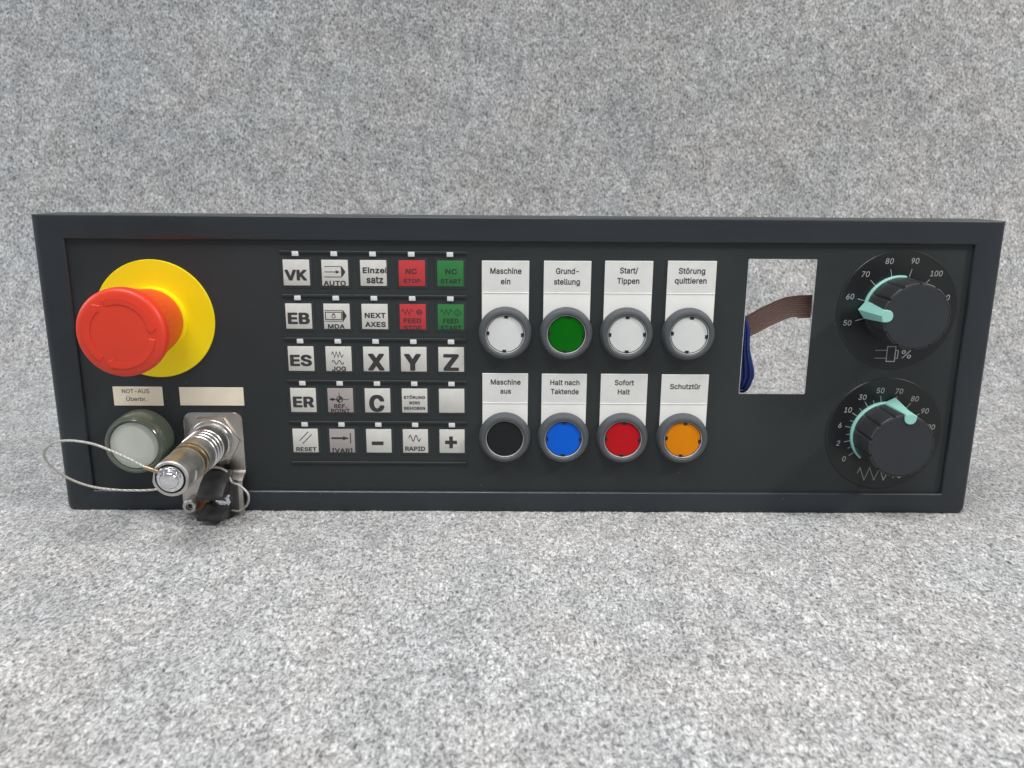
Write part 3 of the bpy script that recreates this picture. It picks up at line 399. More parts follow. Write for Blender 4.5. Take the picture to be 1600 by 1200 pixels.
    '14,32,15,14,1,41,2,3,2,41,41,40,3,4,3,40,40,39,4,5,4,39,38,5,39,9,36,35,10,9,35,11,10,35,35,34,11,12,11,34,34,33,12,33,13,12,56,55,44,16,30,17,51,50,49,22,21,23,52,51,48,51,49,48,2'
    '3,21,24,21,20,24,25,24,20,44,55,54,54,53,44,45,44,53,53,52,45,52,48,45,46,45,48,47,46,48,27,26,25,28,27,25,25,20,28,20,19,28,29,28,19,19,18,29,30,29,18,17,30,18,42,0,57,43,42,57,57'
    ',56,43,56,44,43,30,16,31,32,31,16,15,32,16]],"d":[0.438,[168,-27,123,-15,92,3,58,37,35,76,22,111,14,158,14,221,27,283,42,316,69,353,108,384,135,396,173,404,223,404,248,399,290,376,'
    '292,511,295,521,310,529,378,529,388,521,392,511,391,-7,385,-15,375,-20,310,-21,298,-15,288,1,263,-15,238,-25,218,-28,195,68,165,78,149,91,137,106,119,156,117,203,130,258,148,286,17'
    '0,302,195,309,210,309,245,299,260,287,271,273,281,253,289,223,292,176,281,126,264,96,249,81,233,73,210,67],[6,5,36,36,37,6,7,6,37,8,7,37,31,53,32,13,40,41,31,32,0,33,0,32,40,13,12,'
    '0,33,1,2,1,33,33,34,2,3,2,34,34,35,3,4,3,35,5,4,35,36,5,35,8,37,38,9,8,38,38,39,9,10,9,39,11,10,39,39,40,11,40,12,11,52,30,29,29,28,52,51,52,28,28,50,51,24,23,25,20,19,22,22,21,20,'
    '25,23,26,47,48,23,23,22,47,16,47,22,17,16,22,22,19,17,18,17,19,27,26,28,26,23,28,50,28,23,49,50,23,23,48,49,47,16,46,45,46,16,44,45,16,43,44,16,15,43,16,53,31,30,30,52,53,43,15,42,'
    '15,14,42,41,42,14,13,41,14]],"e":[0.417,[183,-27,153,-22,110,-5,82,16,52,48,35,78,20,123,14,158,14,218,20,253,32,291,53,329,88,367,110,381,150,399,180,404,230,404,275,394,305,379,3'
    '42,348,361,323,376,293,386,258,392,218,391,163,384,153,373,149,125,149,121,148,120,143,127,121,145,93,157,83,170,75,200,67,225,67,253,75,270,88,290,119,303,124,323,124,375,109,383,'
    '98,384,81,371,51,356,31,336,11,308,-8,270,-22,240,-28,125,242,123,248,130,263,150,289,173,304,195,309,220,309,251,296,273,271,283,246,278,242],[6,5,29,7,6,29,29,28,7,8,7,28,9,8,51,'
    '10,9,51,0,34,1,33,1,34,54,55,14,55,15,14,1,33,2,33,32,2,3,2,32,32,31,3,4,3,31,31,30,4,5,4,30,29,5,30,27,50,28,8,28,50,51,8,50,10,51,52,11,10,52,52,53,11,12,11,53,13,12,53,53,54,13,'
    '54,14,13,49,48,35,48,36,35,18,17,57,56,57,17,16,56,17,45,44,40,42,41,43,40,44,43,43,41,40,25,24,26,24,23,26,36,48,47,37,36,47,47,46,37,46,45,37,45,40,37,38,37,40,39,38,40,26,60,27,'
    '59,60,26,26,23,59,23,22,59,22,21,59,58,59,21,21,20,58,20,19,58,57,58,19,18,57,19,34,0,49,49,35,34,50,27,60,56,16,55,15,55,16]],"f":[0.267,[75,-19,65,-12,61,-1,61,304,55,308,3,308,-'
    '8,314,-14,326,-13,386,0,399,60,402,62,459,70,484,84,506,118,534,150,547,170,550,210,550,240,544,255,537,261,524,261,506,246,459,233,450,188,452,175,449,167,441,162,421,161,406,165,'
    '400,230,400,244,394,249,381,249,326,245,316,235,308,168,308,162,304,161,-6,155,-15,145,-20],[6,5,7,8,7,9,10,4,3,7,5,4,9,7,4,4,10,9,39,38,40,1,0,2,0,40,2,40,38,2,36,29,37,24,17,16,2'
    '9,36,30,35,34,33,22,21,23,21,20,18,20,19,18,35,33,36,30,36,33,33,32,30,32,31,30,23,21,24,17,24,21,21,18,17,2,38,37,3,2,37,10,3,37,37,29,10,28,10,29,10,28,27,11,10,27,27,26,11,12,11'
    ',26,13,12,26,14,13,26,26,25,14,15,14,25,25,24,15,24,16,15]],"g":[0.438,[173,-170,143,-165,113,-155,75,-133,49,-107,37,-89,32,-74,35,-57,43,-49,88,-24,103,-21,117,-27,140,-54,165,-7'
    '0,205,-78,240,-72,263,-62,278,-49,288,-27,291,8,285,11,258,-5,233,-13,173,-15,123,-3,90,15,67,36,42,68,32,88,17,141,14,221,27,283,50,328,88,369,105,381,145,399,173,404,220,404,248,'
    '399,290,375,298,391,308,399,378,399,388,391,392,381,392,-39,381,-79,368,-102,347,-127,325,-142,295,-157,235,-170,193,80,163,90,144,106,135,118,119,161,117,206,125,246,143,279,160,2'
    '96,175,304,195,309,210,309,245,299,259,288,273,271,286,241,291,213,292,176,281,131,263,102,248,90,228,83,213,79],[5,8,6,8,7,6,8,5,4,4,9,8,61,36,35,0,13,1,2,1,13,12,2,13,23,53,24,2,'
    '12,3,4,3,12,9,4,12,12,11,9,10,9,11,24,53,25,53,54,25,26,25,54,54,55,26,27,26,55,28,27,55,55,56,28,29,28,56,56,57,29,30,29,57,57,58,30,31,30,58,32,31,58,58,59,32,33,32,59,59,60,33,3'
    '4,33,60,60,61,34,61,35,34,22,73,74,62,63,37,14,51,15,73,22,21,64,38,63,37,63,38,44,43,42,44,42,41,46,45,18,19,18,45,70,19,45,69,70,45,45,44,69,68,69,44,67,68,44,44,41,39,41,40,39,1'
    '5,51,50,16,15,50,50,49,16,17,16,49,49,48,17,48,47,17,47,46,17,46,18,17,73,21,20,72,73,20,71,72,20,20,19,71,19,70,71,67,44,66,44,39,66,65,66,39,64,65,39,38,64,39,51,14,0,13,0,14,22,'
    '74,23,74,52,23,53,23,52,36,61,62,62,37,36]],"h":[0.423,[46,-19,36,-12,33,-1,33,511,38,521,49,527,116,527,127,521,132,511,134,379,166,394,194,402,244,405,266,402,291,394,320,379,347'
    ',351,362,326,372,299,378,261,377,-4,371,-15,359,-20,291,-20,278,-11,275,-1,274,251,267,276,251,295,226,307,209,309,184,304,161,292,146,274,136,246,133,219,131,-9,125,-16,116,-20],['
    '2,1,0,0,38,2,6,5,3,4,3,5,34,33,9,33,32,9,32,31,9,31,10,9,38,37,36,2,38,36,36,35,2,3,2,35,35,34,3,34,9,3,9,8,3,6,3,8,8,7,6,29,12,30,11,30,12,29,28,13,12,29,13,21,20,22,25,24,23,23,2'
    '2,25,22,20,25,26,25,20,20,19,26,19,18,26,27,26,18,18,17,27,17,16,27,28,27,16,16,15,28,15,14,28,13,28,14,10,31,30,30,11,10]],"i":[0.18,[48,-19,38,-12,34,-1,34,384,40,395,50,400,118,'
    '400,129,394,134,381,134,-4,129,-14,118,-20,68,423,50,431,32,446,22,469,22,499,30,517,53,537,68,543,105,542,123,532,141,511,146,496,146,466,135,446,118,431,98,423],[12,19,13,18,13,1'
    '9,2,1,0,5,4,3,15,14,13,16,15,13,13,18,16,17,16,18,11,10,9,8,7,6,25,24,26,24,23,26,21,26,23,23,22,21,2,0,11,11,9,2,9,8,2,3,2,8,5,3,8,8,6,5,19,12,27,27,26,19,26,21,19,21,20,19]],"k":'
    '[0.394,[46,-19,36,-12,33,-1,33,511,38,521,49,527,116,527,127,521,133,509,134,259,139,260,274,397,284,400,361,400,377,391,380,376,375,364,235,221,231,214,386,17,390,-4,385,-14,374,-'
    '20,291,-20,281,-17,160,136,151,143,143,139,133,126,133,-1,129,-11,114,-20],[2,1,0,0,31,2,4,3,5,9,28,27,30,29,31,2,31,29,29,28,2,28,9,2,3,2,9,9,8,3,5,3,8,6,5,8,8,7,6,26,25,18,18,25,'
    '24,21,20,22,20,19,22,13,16,15,14,13,15,22,19,23,24,23,19,18,24,19,11,17,16,12,11,16,16,13,12,9,27,26,10,9,26,26,18,10,18,17,10,17,11,10]],"l":[0.202,[114,-22,81,-12,55,9,38,39,33,6'
    '1,33,509,38,521,49,527,116,527,126,522,132,514,133,106,135,84,144,73,174,75,185,69,192,54,200,14,197,-9,181,-19,161,-22],[7,6,5,7,5,8,18,17,19,15,14,16,19,17,20,17,16,20,13,20,16,1'
    '6,14,13,20,13,0,1,0,13,2,1,13,13,12,2,3,2,12,4,3,12,12,11,4,5,4,11,11,10,5,8,5,10,9,8,10]],"n":[0.423,[46,-19,36,-12,33,-1,33,381,36,391,49,400,116,400,127,394,136,378,166,394,191,'
    '402,244,405,291,394,319,379,345,354,357,336,375,284,378,261,378,-1,374,-11,359,-20,291,-20,278,-11,275,-1,274,251,267,276,251,295,226,307,209,309,184,304,161,292,146,274,136,246,13'
    '3,219,131,-9,125,-16,116,-20],[2,1,0,0,36,2,6,5,3,4,3,5,8,31,30,30,29,8,29,9,8,36,35,34,2,36,34,34,33,2,3,2,33,33,32,3,32,31,3,31,8,3,6,3,8,8,7,6,27,11,28,10,28,11,20,19,18,23,22,2'
    '1,21,20,23,20,18,23,24,23,18,18,17,24,17,16,24,25,24,16,16,15,25,15,14,25,26,25,14,14,13,26,13,12,26,27,26,12,11,27,12,9,29,28,28,10,9]],"o":[0.428,[178,-27,143,-20,110,-5,78,19,45'
    ',61,30,91,17,138,14,158,17,238,30,286,45,316,65,344,97,373,130,391,163,401,183,404,235,404,263,399,305,381,335,359,366,323,383,291,396,248,402,208,399,141,388,98,373,66,349,31,321,'
    '6,285,-15,253,-25,230,-28,195,68,165,78,148,92,135,111,119,156,117,201,130,256,150,287,175,304,198,309,215,309,246,301,265,287,276,273,288,248,296,221,299,176,288,128,281,111,266,9'
    '1,246,76,230,70,215,67],[6,5,36,7,6,36,36,37,7,8,7,37,54,32,0,0,32,1,32,33,1,14,13,40,40,41,14,41,15,14,1,33,2,33,34,2,3,2,34,4,3,34,34,35,4,5,4,35,36,5,35,8,37,38,9,8,38,10,9,38,3'
    '8,39,10,11,10,39,12,11,39,39,40,12,40,13,12,53,31,30,30,52,53,52,30,29,42,43,17,16,42,17,24,23,48,47,48,23,23,22,47,46,47,22,22,21,46,21,20,46,52,29,28,51,52,28,28,27,51,50,51,27,2'
    '7,26,50,49,50,26,26,25,49,25,24,49,24,48,49,46,20,45,20,19,45,44,45,19,19,18,44,43,44,18,17,43,18,54,0,31,31,53,54,15,41,42,42,16,15]],"p":[0.438,[46,-162,36,-155,33,-144,34,387,41'
    ',396,49,400,116,400,127,394,136,376,171,397,209,405,251,405,289,397,306,389,332,374,357,351,379,321,399,276,410,221,410,156,399,101,390,76,369,40,341,10,316,-7,274,-24,256,-28,201,'
    '-27,171,-19,134,1,133,-144,129,-154,114,-163,209,68,176,81,153,106,138,144,133,176,133,201,138,236,148,264,158,279,174,295,186,302,224,310,241,307,264,297,289,269,305,224,308,174,2'
    '97,126,279,95,254,75,229,68],[2,1,0,5,4,3,31,30,32,2,0,32,32,30,2,3,2,37,37,38,3,36,29,35,40,41,8,27,33,28,33,34,28,28,34,29,35,29,34,8,41,42,42,43,8,43,9,8,2,30,29,29,36,2,37,2,36'
    ',3,38,39,39,40,3,40,8,3,5,3,8,6,5,8,7,6,8,45,11,44,10,44,11,52,53,26,26,25,52,46,12,45,11,45,12,20,19,49,19,18,49,48,49,18,18,17,48,52,25,24,51,52,24,24,23,51,23,22,51,50,51,22,22,'
    '21,50,21,20,50,20,49,50,48,17,47,17,16,47,16,15,47,46,47,15,15,14,46,14,13,46,12,46,13,26,53,27,33,27,53,9,43,44,44,10,9]],"q":[0.438,[305,-162,295,-155,292,-144,290,1,248,-22,223,'
    '-27,168,-27,128,-17,93,3,67,26,42,61,25,101,14,159,14,219,22,266,35,301,58,339,90,372,125,392,145,399,178,405,218,405,253,397,288,376,297,394,308,400,375,400,385,395,391,386,391,-1'
    '46,385,-157,375,-162,193,68,160,81,137,106,127,126,119,156,117,204,130,259,142,279,158,295,170,302,208,310,243,300,261,286,273,269,289,221,292,176,281,126,268,101,258,89,228,71],[1'
    '2,11,36,36,37,12,13,12,37,14,13,37,20,41,42,6,32,7,32,33,7,41,20,19,7,33,8,9,8,33,33,34,9,10,9,34,34,35,10,11,10,35,36,11,35,14,37,38,15,14,38,16,15,38,38,39,16,17,16,39,39,40,17,1'
    '8,17,40,40,41,18,41,19,18,51,5,4,45,23,44,44,23,43,22,43,23,1,0,2,30,29,31,28,27,26,2,0,31,31,29,2,3,2,29,29,28,47,51,4,3,50,51,3,49,50,3,48,49,3,3,29,48,29,47,48,47,28,46,45,46,28'
    ',23,45,28,28,26,23,26,25,23,25,24,23,32,6,5,5,51,32,43,22,42,22,21,42,20,42,21]],"r":[0.272,[46,-19,36,-12,33,-1,35,389,41,396,49,400,114,400,125,396,136,383,169,399,194,405,251,40'
    '3,259,396,263,386,263,321,259,311,246,303,199,305,171,297,149,279,136,251,133,229,131,-9,125,-16,116,-20],[2,1,0,5,4,3,24,23,22,2,0,24,24,22,2,22,21,2,3,2,21,5,3,6,8,19,18,15,14,16'
    ',17,16,14,14,13,17,13,12,11,8,18,17,9,8,17,10,9,17,17,13,10,13,11,10,3,21,20,20,19,3,19,8,3,6,3,8,7,6,8]],"s":[0.378,[152,-27,122,-22,94,-12,57,12,37,35,26,53,16,86,19,106,37,116,8'
    '7,127,99,126,112,116,121,96,137,78,167,67,197,67,219,73,232,79,245,93,248,103,246,111,227,128,109,160,69,182,47,205,34,228,28,248,28,301,34,318,51,348,76,373,109,391,129,399,162,40'
    '4,232,402,259,394,284,381,315,353,327,336,342,303,343,286,339,277,322,268,264,257,253,263,237,291,222,304,199,312,179,312,157,306,138,296,131,286,131,268,137,261,154,250,272,219,31'
    '7,192,335,171,347,143,351,128,350,83,342,56,327,31,307,9,289,-2,264,-15,227,-25,207,-28],[9,8,5,6,5,8,7,6,8,48,33,49,0,14,1,14,13,1,54,53,22,50,49,31,32,31,49,49,33,32,1,13,2,3,2,1'
    '3,13,12,3,4,3,12,5,4,12,9,5,12,12,11,9,10,9,11,22,53,23,24,23,53,53,52,24,25,24,52,26,25,52,27,26,52,52,51,27,28,27,51,29,28,51,51,50,29,30,29,50,50,31,30,15,67,66,16,15,66,44,43,4'
    '5,16,66,65,17,16,65,35,34,46,47,46,34,41,40,42,40,39,42,39,38,42,17,65,64,64,63,17,18,17,63,63,62,18,62,61,18,19,18,61,61,60,19,60,59,19,20,19,59,59,58,20,58,57,20,57,56,20,21,20,5'
    '6,56,55,21,45,43,42,42,38,45,38,37,45,37,36,45,46,45,36,35,46,36,14,0,67,67,15,14,54,22,21,21,55,54,33,48,47,47,34,33]],"t":[0.241,[143,-23,118,-18,88,-3,65,19,52,42,44,82,44,302,3'
    '8,306,0,307,-8,312,-13,322,-13,385,0,398,43,401,44,475,50,486,60,491,128,491,138,488,146,475,148,401,210,398,219,392,224,382,224,325,219,312,208,306,153,306,147,302,146,92,150,79,1'
    '60,72,203,73,216,67,223,55,234,-3,228,-14,213,-21,193,-24],[9,8,10,6,13,7,10,8,7,11,10,7,7,13,11,13,12,11,15,14,16,16,14,17,17,14,13,20,28,27,36,35,37,35,34,37,22,21,23,37,34,38,31'
    ',38,34,32,31,34,34,33,32,25,24,26,27,26,24,24,23,27,20,27,23,23,21,20,38,31,0,1,0,31,2,1,31,31,30,2,3,2,30,4,3,30,30,29,4,5,4,29,6,5,29,29,28,6,13,6,28,28,20,13,17,13,20,20,19,17,1'
    '8,17,19]],"u":[0.423,[156,-24,124,-17,81,8,56,39,38,79,33,114,35,389,41,397,51,400,116,400,129,391,133,381,133,151,136,126,143,104,154,88,174,76,201,70,234,78,250,89,266,109,274,13'
    '6,277,389,283,396,291,400,366,398,374,391,378,381,376,-9,370,-16,361,-20,294,-20,283,-14,274,1,239,-17,221,-22,204,-25],[7,6,8,16,0,17,0,16,1,16,15,1,2,1,15,3,2,15,15,14,3,4,3,14,1'
    '4,13,4,5,4,13,13,12,5,6,5,12,12,11,6,8,6,11,9,8,11,11,10,9,20,19,33,18,34,33,33,19,18,27,26,25,29,28,30,27,25,24,32,31,33,31,30,33,30,28,33,20,33,28,21,20,28,28,27,21,22,21,27,27,2'
    '4,22,24,23,22,17,0,36,36,35,17,35,34,17,34,18,17]],"z":[0.394,[35,-19,27,-14,22,-4,22,49,25,59,210,299,205,302,45,303,35,306,27,321,27,381,30,392,45,400,333,400,344,396,352,381,352'
    ',326,348,316,170,81,175,78,348,76,356,69,359,59,359,-1,355,-12,340,-20],[19,18,0,2,1,0,3,2,0,4,3,0,0,18,4,4,18,5,8,7,9,10,9,7,7,12,10,12,11,10,6,5,13,24,23,25,23,22,25,20,25,22,22,'
    '21,20,17,5,18,17,16,5,13,5,16,16,15,13,14,13,15,19,0,25,25,20,19,12,7,6,6,13,12]],"ö":[0.428,[178,-27,143,-20,110,-5,78,19,45,61,30,91,17,138,14,158,17,238,30,286,45,316,65,344,97,'
    '373,130,391,163,401,183,404,235,404,263,399,305,381,335,359,366,323,383,291,396,248,402,208,399,141,388,98,373,66,349,31,321,6,285,-15,253,-25,230,-28,195,68,165,78,148,92,135,111,'
    '119,156,117,201,130,256,150,287,175,304,198,309,215,309,246,301,265,287,276,273,288,248,296,221,299,176,288,128,281,111,266,91,246,76,230,70,215,67,125,423,103,430,82,451,74,473,74'
    ',493,82,516,103,536,125,544,145,544,168,536,188,516,196,493,196,473,188,451,168,430,143,422,268,423,243,433,225,453,219,468,219,498,225,513,243,534,268,544,288,544,315,534,328,521,'
    '339,498,339,468,333,453,315,433,288,422],[57,56,55,6,5,36,7,6,36,36,37,7,8,7,37,57,55,58,59,58,55,55,62,59,62,61,59,61,60,59,54,32,0,66,65,64,0,32,1,33,1,32,14,13,40,40,41,14,41,15'
    ',14,70,69,68,68,67,70,66,64,63,1,33,2,33,34,2,3,2,34,4,3,34,34,35,4,5,4,35,36,5,35,8,37,38,9,8,38,10,9,38,38,39,10,11,10,39,12,11,39,39,40,12,40,13,12,70,67,55,67,66,55,66,63,55,62'
    ',55,63,53,31,30,52,53,30,30,29,52,43,17,42,16,42,17,73,72,71,74,73,71,71,78,74,75,74,78,76,75,78,77,76,78,81,80,79,26,25,49,25,24,49,48,49,24,24,23,48,47,48,23,23,22,47,46,47,22,22'
    ',21,46,21,20,46,85,84,83,81,79,82,52,29,28,51,52,28,28,27,51,50,51,27,27,26,50,26,49,50,46,20,45,20,19,45,44,45,19,19,18,44,43,44,18,17,43,18,85,83,86,71,86,83,78,71,83,83,82,78,82'
    ',79,78,54,0,31,31,53,54,15,41,42,42,16,15]],"ü":[0.423,[156,-24,124,-17,81,8,56,39,38,79,33,114,35,389,41,397,51,400,116,400,129,391,133,381,133,151,136,126,143,104,154,88,174,76,2'
    '01,70,234,78,250,89,266,109,274,136,277,389,283,396,291,400,366,398,374,391,378,381,376,-9,370,-16,361,-20,294,-20,283,-14,274,1,239,-17,221,-22,204,-25,119,423,96,434,78,454,73,46'
    '9,73,499,81,517,104,537,119,542,154,542,173,531,190,509,193,499,192,464,184,448,166,431,146,423,261,423,243,431,223,451,215,479,218,504,229,522,251,539,261,542,296,542,312,534,329,'
    '516,337,496,337,469,327,446,314,433,289,423],[7,6,8,39,38,40,38,37,40,41,40,37,37,44,41,44,43,41,43,42,41,49,48,50,16,0,17,48,47,46,51,50,52,0,16,1,16,15,1,2,1,15,3,2,15,15,14,3,4,'
    '3,14,14,13,4,5,4,13,13,12,5,6,5,12,12,11,6,8,6,11,9,8,11,11,10,9,52,50,37,50,48,37,44,37,48,48,46,44,46,45,44,33,20,19,18,34,33,33,19,18,56,55,54,54,60,56,57,56,60,58,57,60,60,59,5'
    '8,27,26,25,29,28,30,27,25,24,67,66,65,68,67,65,65,64,62,64,63,62,32,31,33,31,30,33,30,28,33,20,33,28,21,20,28,28,27,21,22,21,27,27,24,22,24,23,22,54,53,68,60,54,68,68,65,60,65,62,6'
    '0,62,61,60,17,0,36,36,35,17,35,34,17,34,18,17]]},"r":{"%":[0.67,[484,-14,464,-9,439,4,425,14,413,29,398,69,395,129,406,173,431,205,466,225,509,230,554,217,569,208,587,189,599,164,6'
    '05,144,605,72,592,34,564,4,531,-11,514,-15,136,-4,130,4,136,14,476,509,486,513,534,513,543,509,539,497,204,8,189,-4,486,41,471,53,463,67,457,92,458,127,463,147,475,167,491,175,509,'
    '175,524,170,536,154,545,124,545,92,536,62,524,46,514,41,156,279,131,286,106,301,83,329,73,354,70,372,70,429,86,474,111,502,129,512,154,520,174,523,199,520,216,515,244,500,267,472,2'
    '80,434,280,367,274,344,264,324,241,299,206,281,189,278,161,334,146,343,136,364,132,379,133,422,138,442,149,458,166,467,181,468,199,462,211,444,217,424,217,374,209,352,199,338,186,3'
    '33],[21,23,22,47,70,48,70,71,48,49,48,71,50,49,71,71,72,50,51,50,72,72,73,51,52,51,73,53,52,73,73,74,53,74,75,53,54,53,75,75,76,54,55,54,76,56,55,76,58,77,78,69,68,85,68,84,85,79,5'
    '9,78,58,78,59,67,66,83,66,65,83,82,83,65,65,64,82,81,82,64,62,61,80,84,68,67,67,83,84,80,61,79,61,60,79,59,79,60,23,21,30,30,29,23,69,85,47,70,47,85,56,76,77,57,56,77,77,58,57,6,5,'
    '34,34,35,6,7,6,35,0,31,1,37,38,9,1,31,2,31,32,2,3,2,32,4,3,32,32,33,4,5,4,33,34,5,33,7,35,36,8,7,36,36,37,8,37,9,8,46,20,19,45,46,19,42,43,16,16,15,42,15,14,42,45,19,18,44,45,18,18'
    ',17,44,17,16,44,16,43,44,42,14,41,14,13,41,13,12,41,40,41,12,12,11,40,39,40,11,10,39,11,26,28,27,20,46,0,31,0,46,39,10,38,9,38,10,23,29,24,25,24,28,28,26,25,81,64,63,80,81,63,62,80'
    ',63,28,24,29]],"-":[0.447,[115,184,109,192,109,242,115,249,330,250,341,244,342,192,335,184],[2,1,0,0,3,2,4,7,6,6,5,4,7,4,0,3,0,4]],".":[0.182,[86,-9,68,-1,53,12,45,32,45,52,53,69,6'
    '6,82,83,90,106,90,121,85,136,73,144,59,147,37,139,14,124,-1,103,-9],[4,3,5,3,2,1,5,3,1,1,6,5,14,9,8,10,13,12,12,11,10,9,14,13,13,10,9,15,14,0,1,0,14,14,8,1,6,1,8,7,6,8]],"0":[0.447'
    ',[207,-11,172,-4,132,16,100,44,79,77,56,134,48,172,43,219,43,289,51,349,64,397,84,439,108,472,137,495,167,510,209,520,242,521,294,507,317,495,345,472,370,439,390,397,403,349,410,28'
    '7,410,219,397,134,380,87,353,44,322,16,282,-4,244,-12,207,56,187,63,170,74,149,99,134,129,124,162,116,212,115,294,126,357,149,409,163,427,184,445,204,452,227,455,249,452,277,440,29'
    '8,419,312,397,327,357,335,317,338,214,327,152,314,116,298,89,279,71,264,61,242,56],[6,5,36,36,37,6,7,6,37,37,38,7,8,7,38,9,8,38,38,39,9,10,9,39,0,31,1,32,1,31,1,32,2,32,33,2,13,41,'
    '42,14,13,42,42,43,14,43,15,14,2,33,3,33,34,3,4,3,34,34,35,4,5,4,35,36,5,35,10,39,40,11,10,40,12,11,40,40,41,12,41,13,12,16,44,45,57,30,29,56,57,29,45,46,17,16,45,17,26,25,52,51,52,'
    '25,25,24,51,24,23,51,50,51,23,23,22,50,49,50,22,22,21,49,56,29,28,55,56,28,54,55,28,28,27,54,53,54,27,27,26,53,26,52,53,49,21,48,21,20,48,47,48,20,20,19,47,46,47,19,19,18,46,17,46,'
    '18,30,57,0,31,0,57,15,43,44,44,16,15]],"1":[0.447,[78,-4,71,4,71,51,77,59,200,60,206,66,206,434,200,435,90,356,83,359,81,364,82,429,195,512,275,512,281,504,282,64,288,60,391,59,396'
    ',51,396,1,385,-5],[2,1,0,0,3,2,3,0,4,9,8,10,8,11,10,14,13,6,19,18,20,18,17,20,16,20,17,6,5,15,14,6,15,4,0,20,20,16,4,16,15,4,15,5,4,11,8,7,12,11,7,7,6,12,6,13,12]],"2":[0.447,[65,-'
    '4,59,4,60,52,279,286,308,334,316,371,308,406,293,429,270,446,248,452,233,455,198,452,180,447,164,436,144,411,137,396,131,364,123,358,73,357,63,361,62,389,70,421,92,461,108,477,130,'
    '494,160,509,205,520,248,520,290,509,315,497,345,475,368,444,381,416,386,389,386,359,381,329,363,289,334,246,283,188,183,85,168,64,388,62,394,54,393,1,383,-5],[2,1,0,20,19,18,18,17,'
    '20,26,11,10,12,11,25,11,26,25,2,0,40,40,39,2,38,3,39,16,15,17,20,17,15,21,20,15,15,14,21,22,21,14,23,22,14,14,13,23,24,23,13,13,12,24,12,25,24,7,29,8,29,28,8,9,8,28,27,9,28,43,42,4'
    '4,42,41,44,3,38,37,37,36,3,4,3,36,36,35,4,5,4,35,35,34,5,34,33,5,33,32,5,6,5,32,32,31,6,7,6,31,31,30,7,29,7,30,40,0,44,44,41,40,9,27,10,26,10,27,2,39,3]],"3":[0.447,[195,-11,140,1,'
    '105,19,84,34,70,49,52,77,42,104,39,129,50,136,107,135,115,127,124,99,144,77,165,64,195,56,237,56,255,59,278,67,305,89,320,119,324,154,318,179,302,206,285,222,260,235,212,243,160,24'
    '3,153,247,151,252,152,302,276,444,270,448,70,449,64,457,64,507,75,513,372,512,379,504,377,459,238,299,242,296,292,287,325,273,350,255,373,229,388,202,398,157,396,114,388,87,378,67,'
    '359,42,337,24,310,8,257,-9],[7,6,8,10,9,5,6,5,9,8,6,9,32,35,33,34,33,35,27,26,28,29,28,26,40,39,25,14,0,15,0,14,1,14,13,1,29,26,25,25,39,29,1,13,2,13,12,2,3,2,12,12,11,3,4,3,11,5,4'
    ',11,10,5,11,16,53,52,17,16,52,23,41,24,47,46,20,46,45,20,38,37,36,17,52,51,18,17,51,51,50,18,50,49,18,19,18,49,49,48,19,48,47,19,47,20,19,20,45,21,45,44,21,22,21,44,44,43,22,43,42,'
    '22,23,22,42,41,23,42,38,30,39,38,36,30,31,30,36,15,0,53,53,16,15,40,25,24,24,41,40,29,39,30,35,32,31,31,36,35]],"4":[0.447,[283,-4,277,4,277,94,273,100,46,100,36,104,35,109,35,156,'
    '38,166,233,496,241,509,251,512,306,512,313,509,314,504,119,171,126,168,275,169,278,318,288,322,336,322,345,319,348,171,353,168,406,168,415,164,417,106,408,100,348,98,345,-1,336,-5]'
    ',[16,15,4,6,5,4,7,6,4,4,15,7,15,8,7,10,9,11,16,4,3,3,17,16,8,15,9,13,12,14,28,23,22,24,27,26,26,25,24,23,28,27,27,24,23,30,29,28,0,30,1,2,1,30,30,28,2,3,2,28,17,3,28,28,22,17,18,17'
    ',22,22,21,18,21,20,18,20,19,18,9,15,14,11,9,14,14,12,11]],"5":[0.447,[198,-11,171,-6,138,6,98,33,78,57,66,79,55,117,56,131,66,136,121,135,126,131,141,94,171,66,206,56,253,59,281,73'
    ',300,92,309,107,322,147,320,189,307,222,292,242,273,257,241,270,196,271,171,265,126,241,78,246,64,252,62,262,90,507,101,513,366,512,372,504,372,457,366,449,161,448,155,444,142,334,'
    '143,314,171,327,213,338,251,338,296,325,332,304,361,275,381,239,395,192,395,134,391,117,379,82,357,49,331,24,278,-4,238,-12],[5,8,6,7,6,8,10,9,5,8,5,9,29,28,27,0,13,1,12,1,13,24,40'
    ',25,1,12,2,39,26,25,25,40,39,2,12,3,12,11,3,4,3,11,5,4,11,10,5,11,26,39,27,29,27,39,39,38,29,30,29,38,38,37,30,31,30,37,37,36,31,53,14,54,41,23,42,14,53,15,23,22,43,42,23,43,49,48,'
    '18,48,47,18,34,33,35,32,35,33,15,53,52,16,15,52,52,51,16,17,16,51,51,50,17,50,49,17,49,18,17,18,47,19,47,46,19,20,19,46,46,45,20,21,20,45,45,44,21,22,21,44,43,22,44,13,0,54,54,14,1'
    '3,23,41,24,40,24,41,35,32,36,31,36,32]],"6":[0.447,[205,-11,180,-6,142,9,116,27,87,59,69,94,61,124,59,179,62,199,72,234,97,287,245,507,257,513,320,512,325,507,323,499,197,314,220,3'
    '18,277,315,325,295,356,269,377,239,390,199,394,179,394,134,390,117,385,97,373,69,351,39,330,21,282,-4,245,-12,212,54,177,66,164,77,147,97,137,117,131,139,131,177,144,214,172,244,20'
    '0,257,237,260,272,250,303,222,313,204,321,177,323,157,321,137,305,97,280,69,252,56],[5,4,36,6,5,36,36,37,6,7,6,37,37,38,7,8,7,38,9,8,38,38,39,9,39,10,9,32,0,31,42,17,41,0,32,1,33,1'
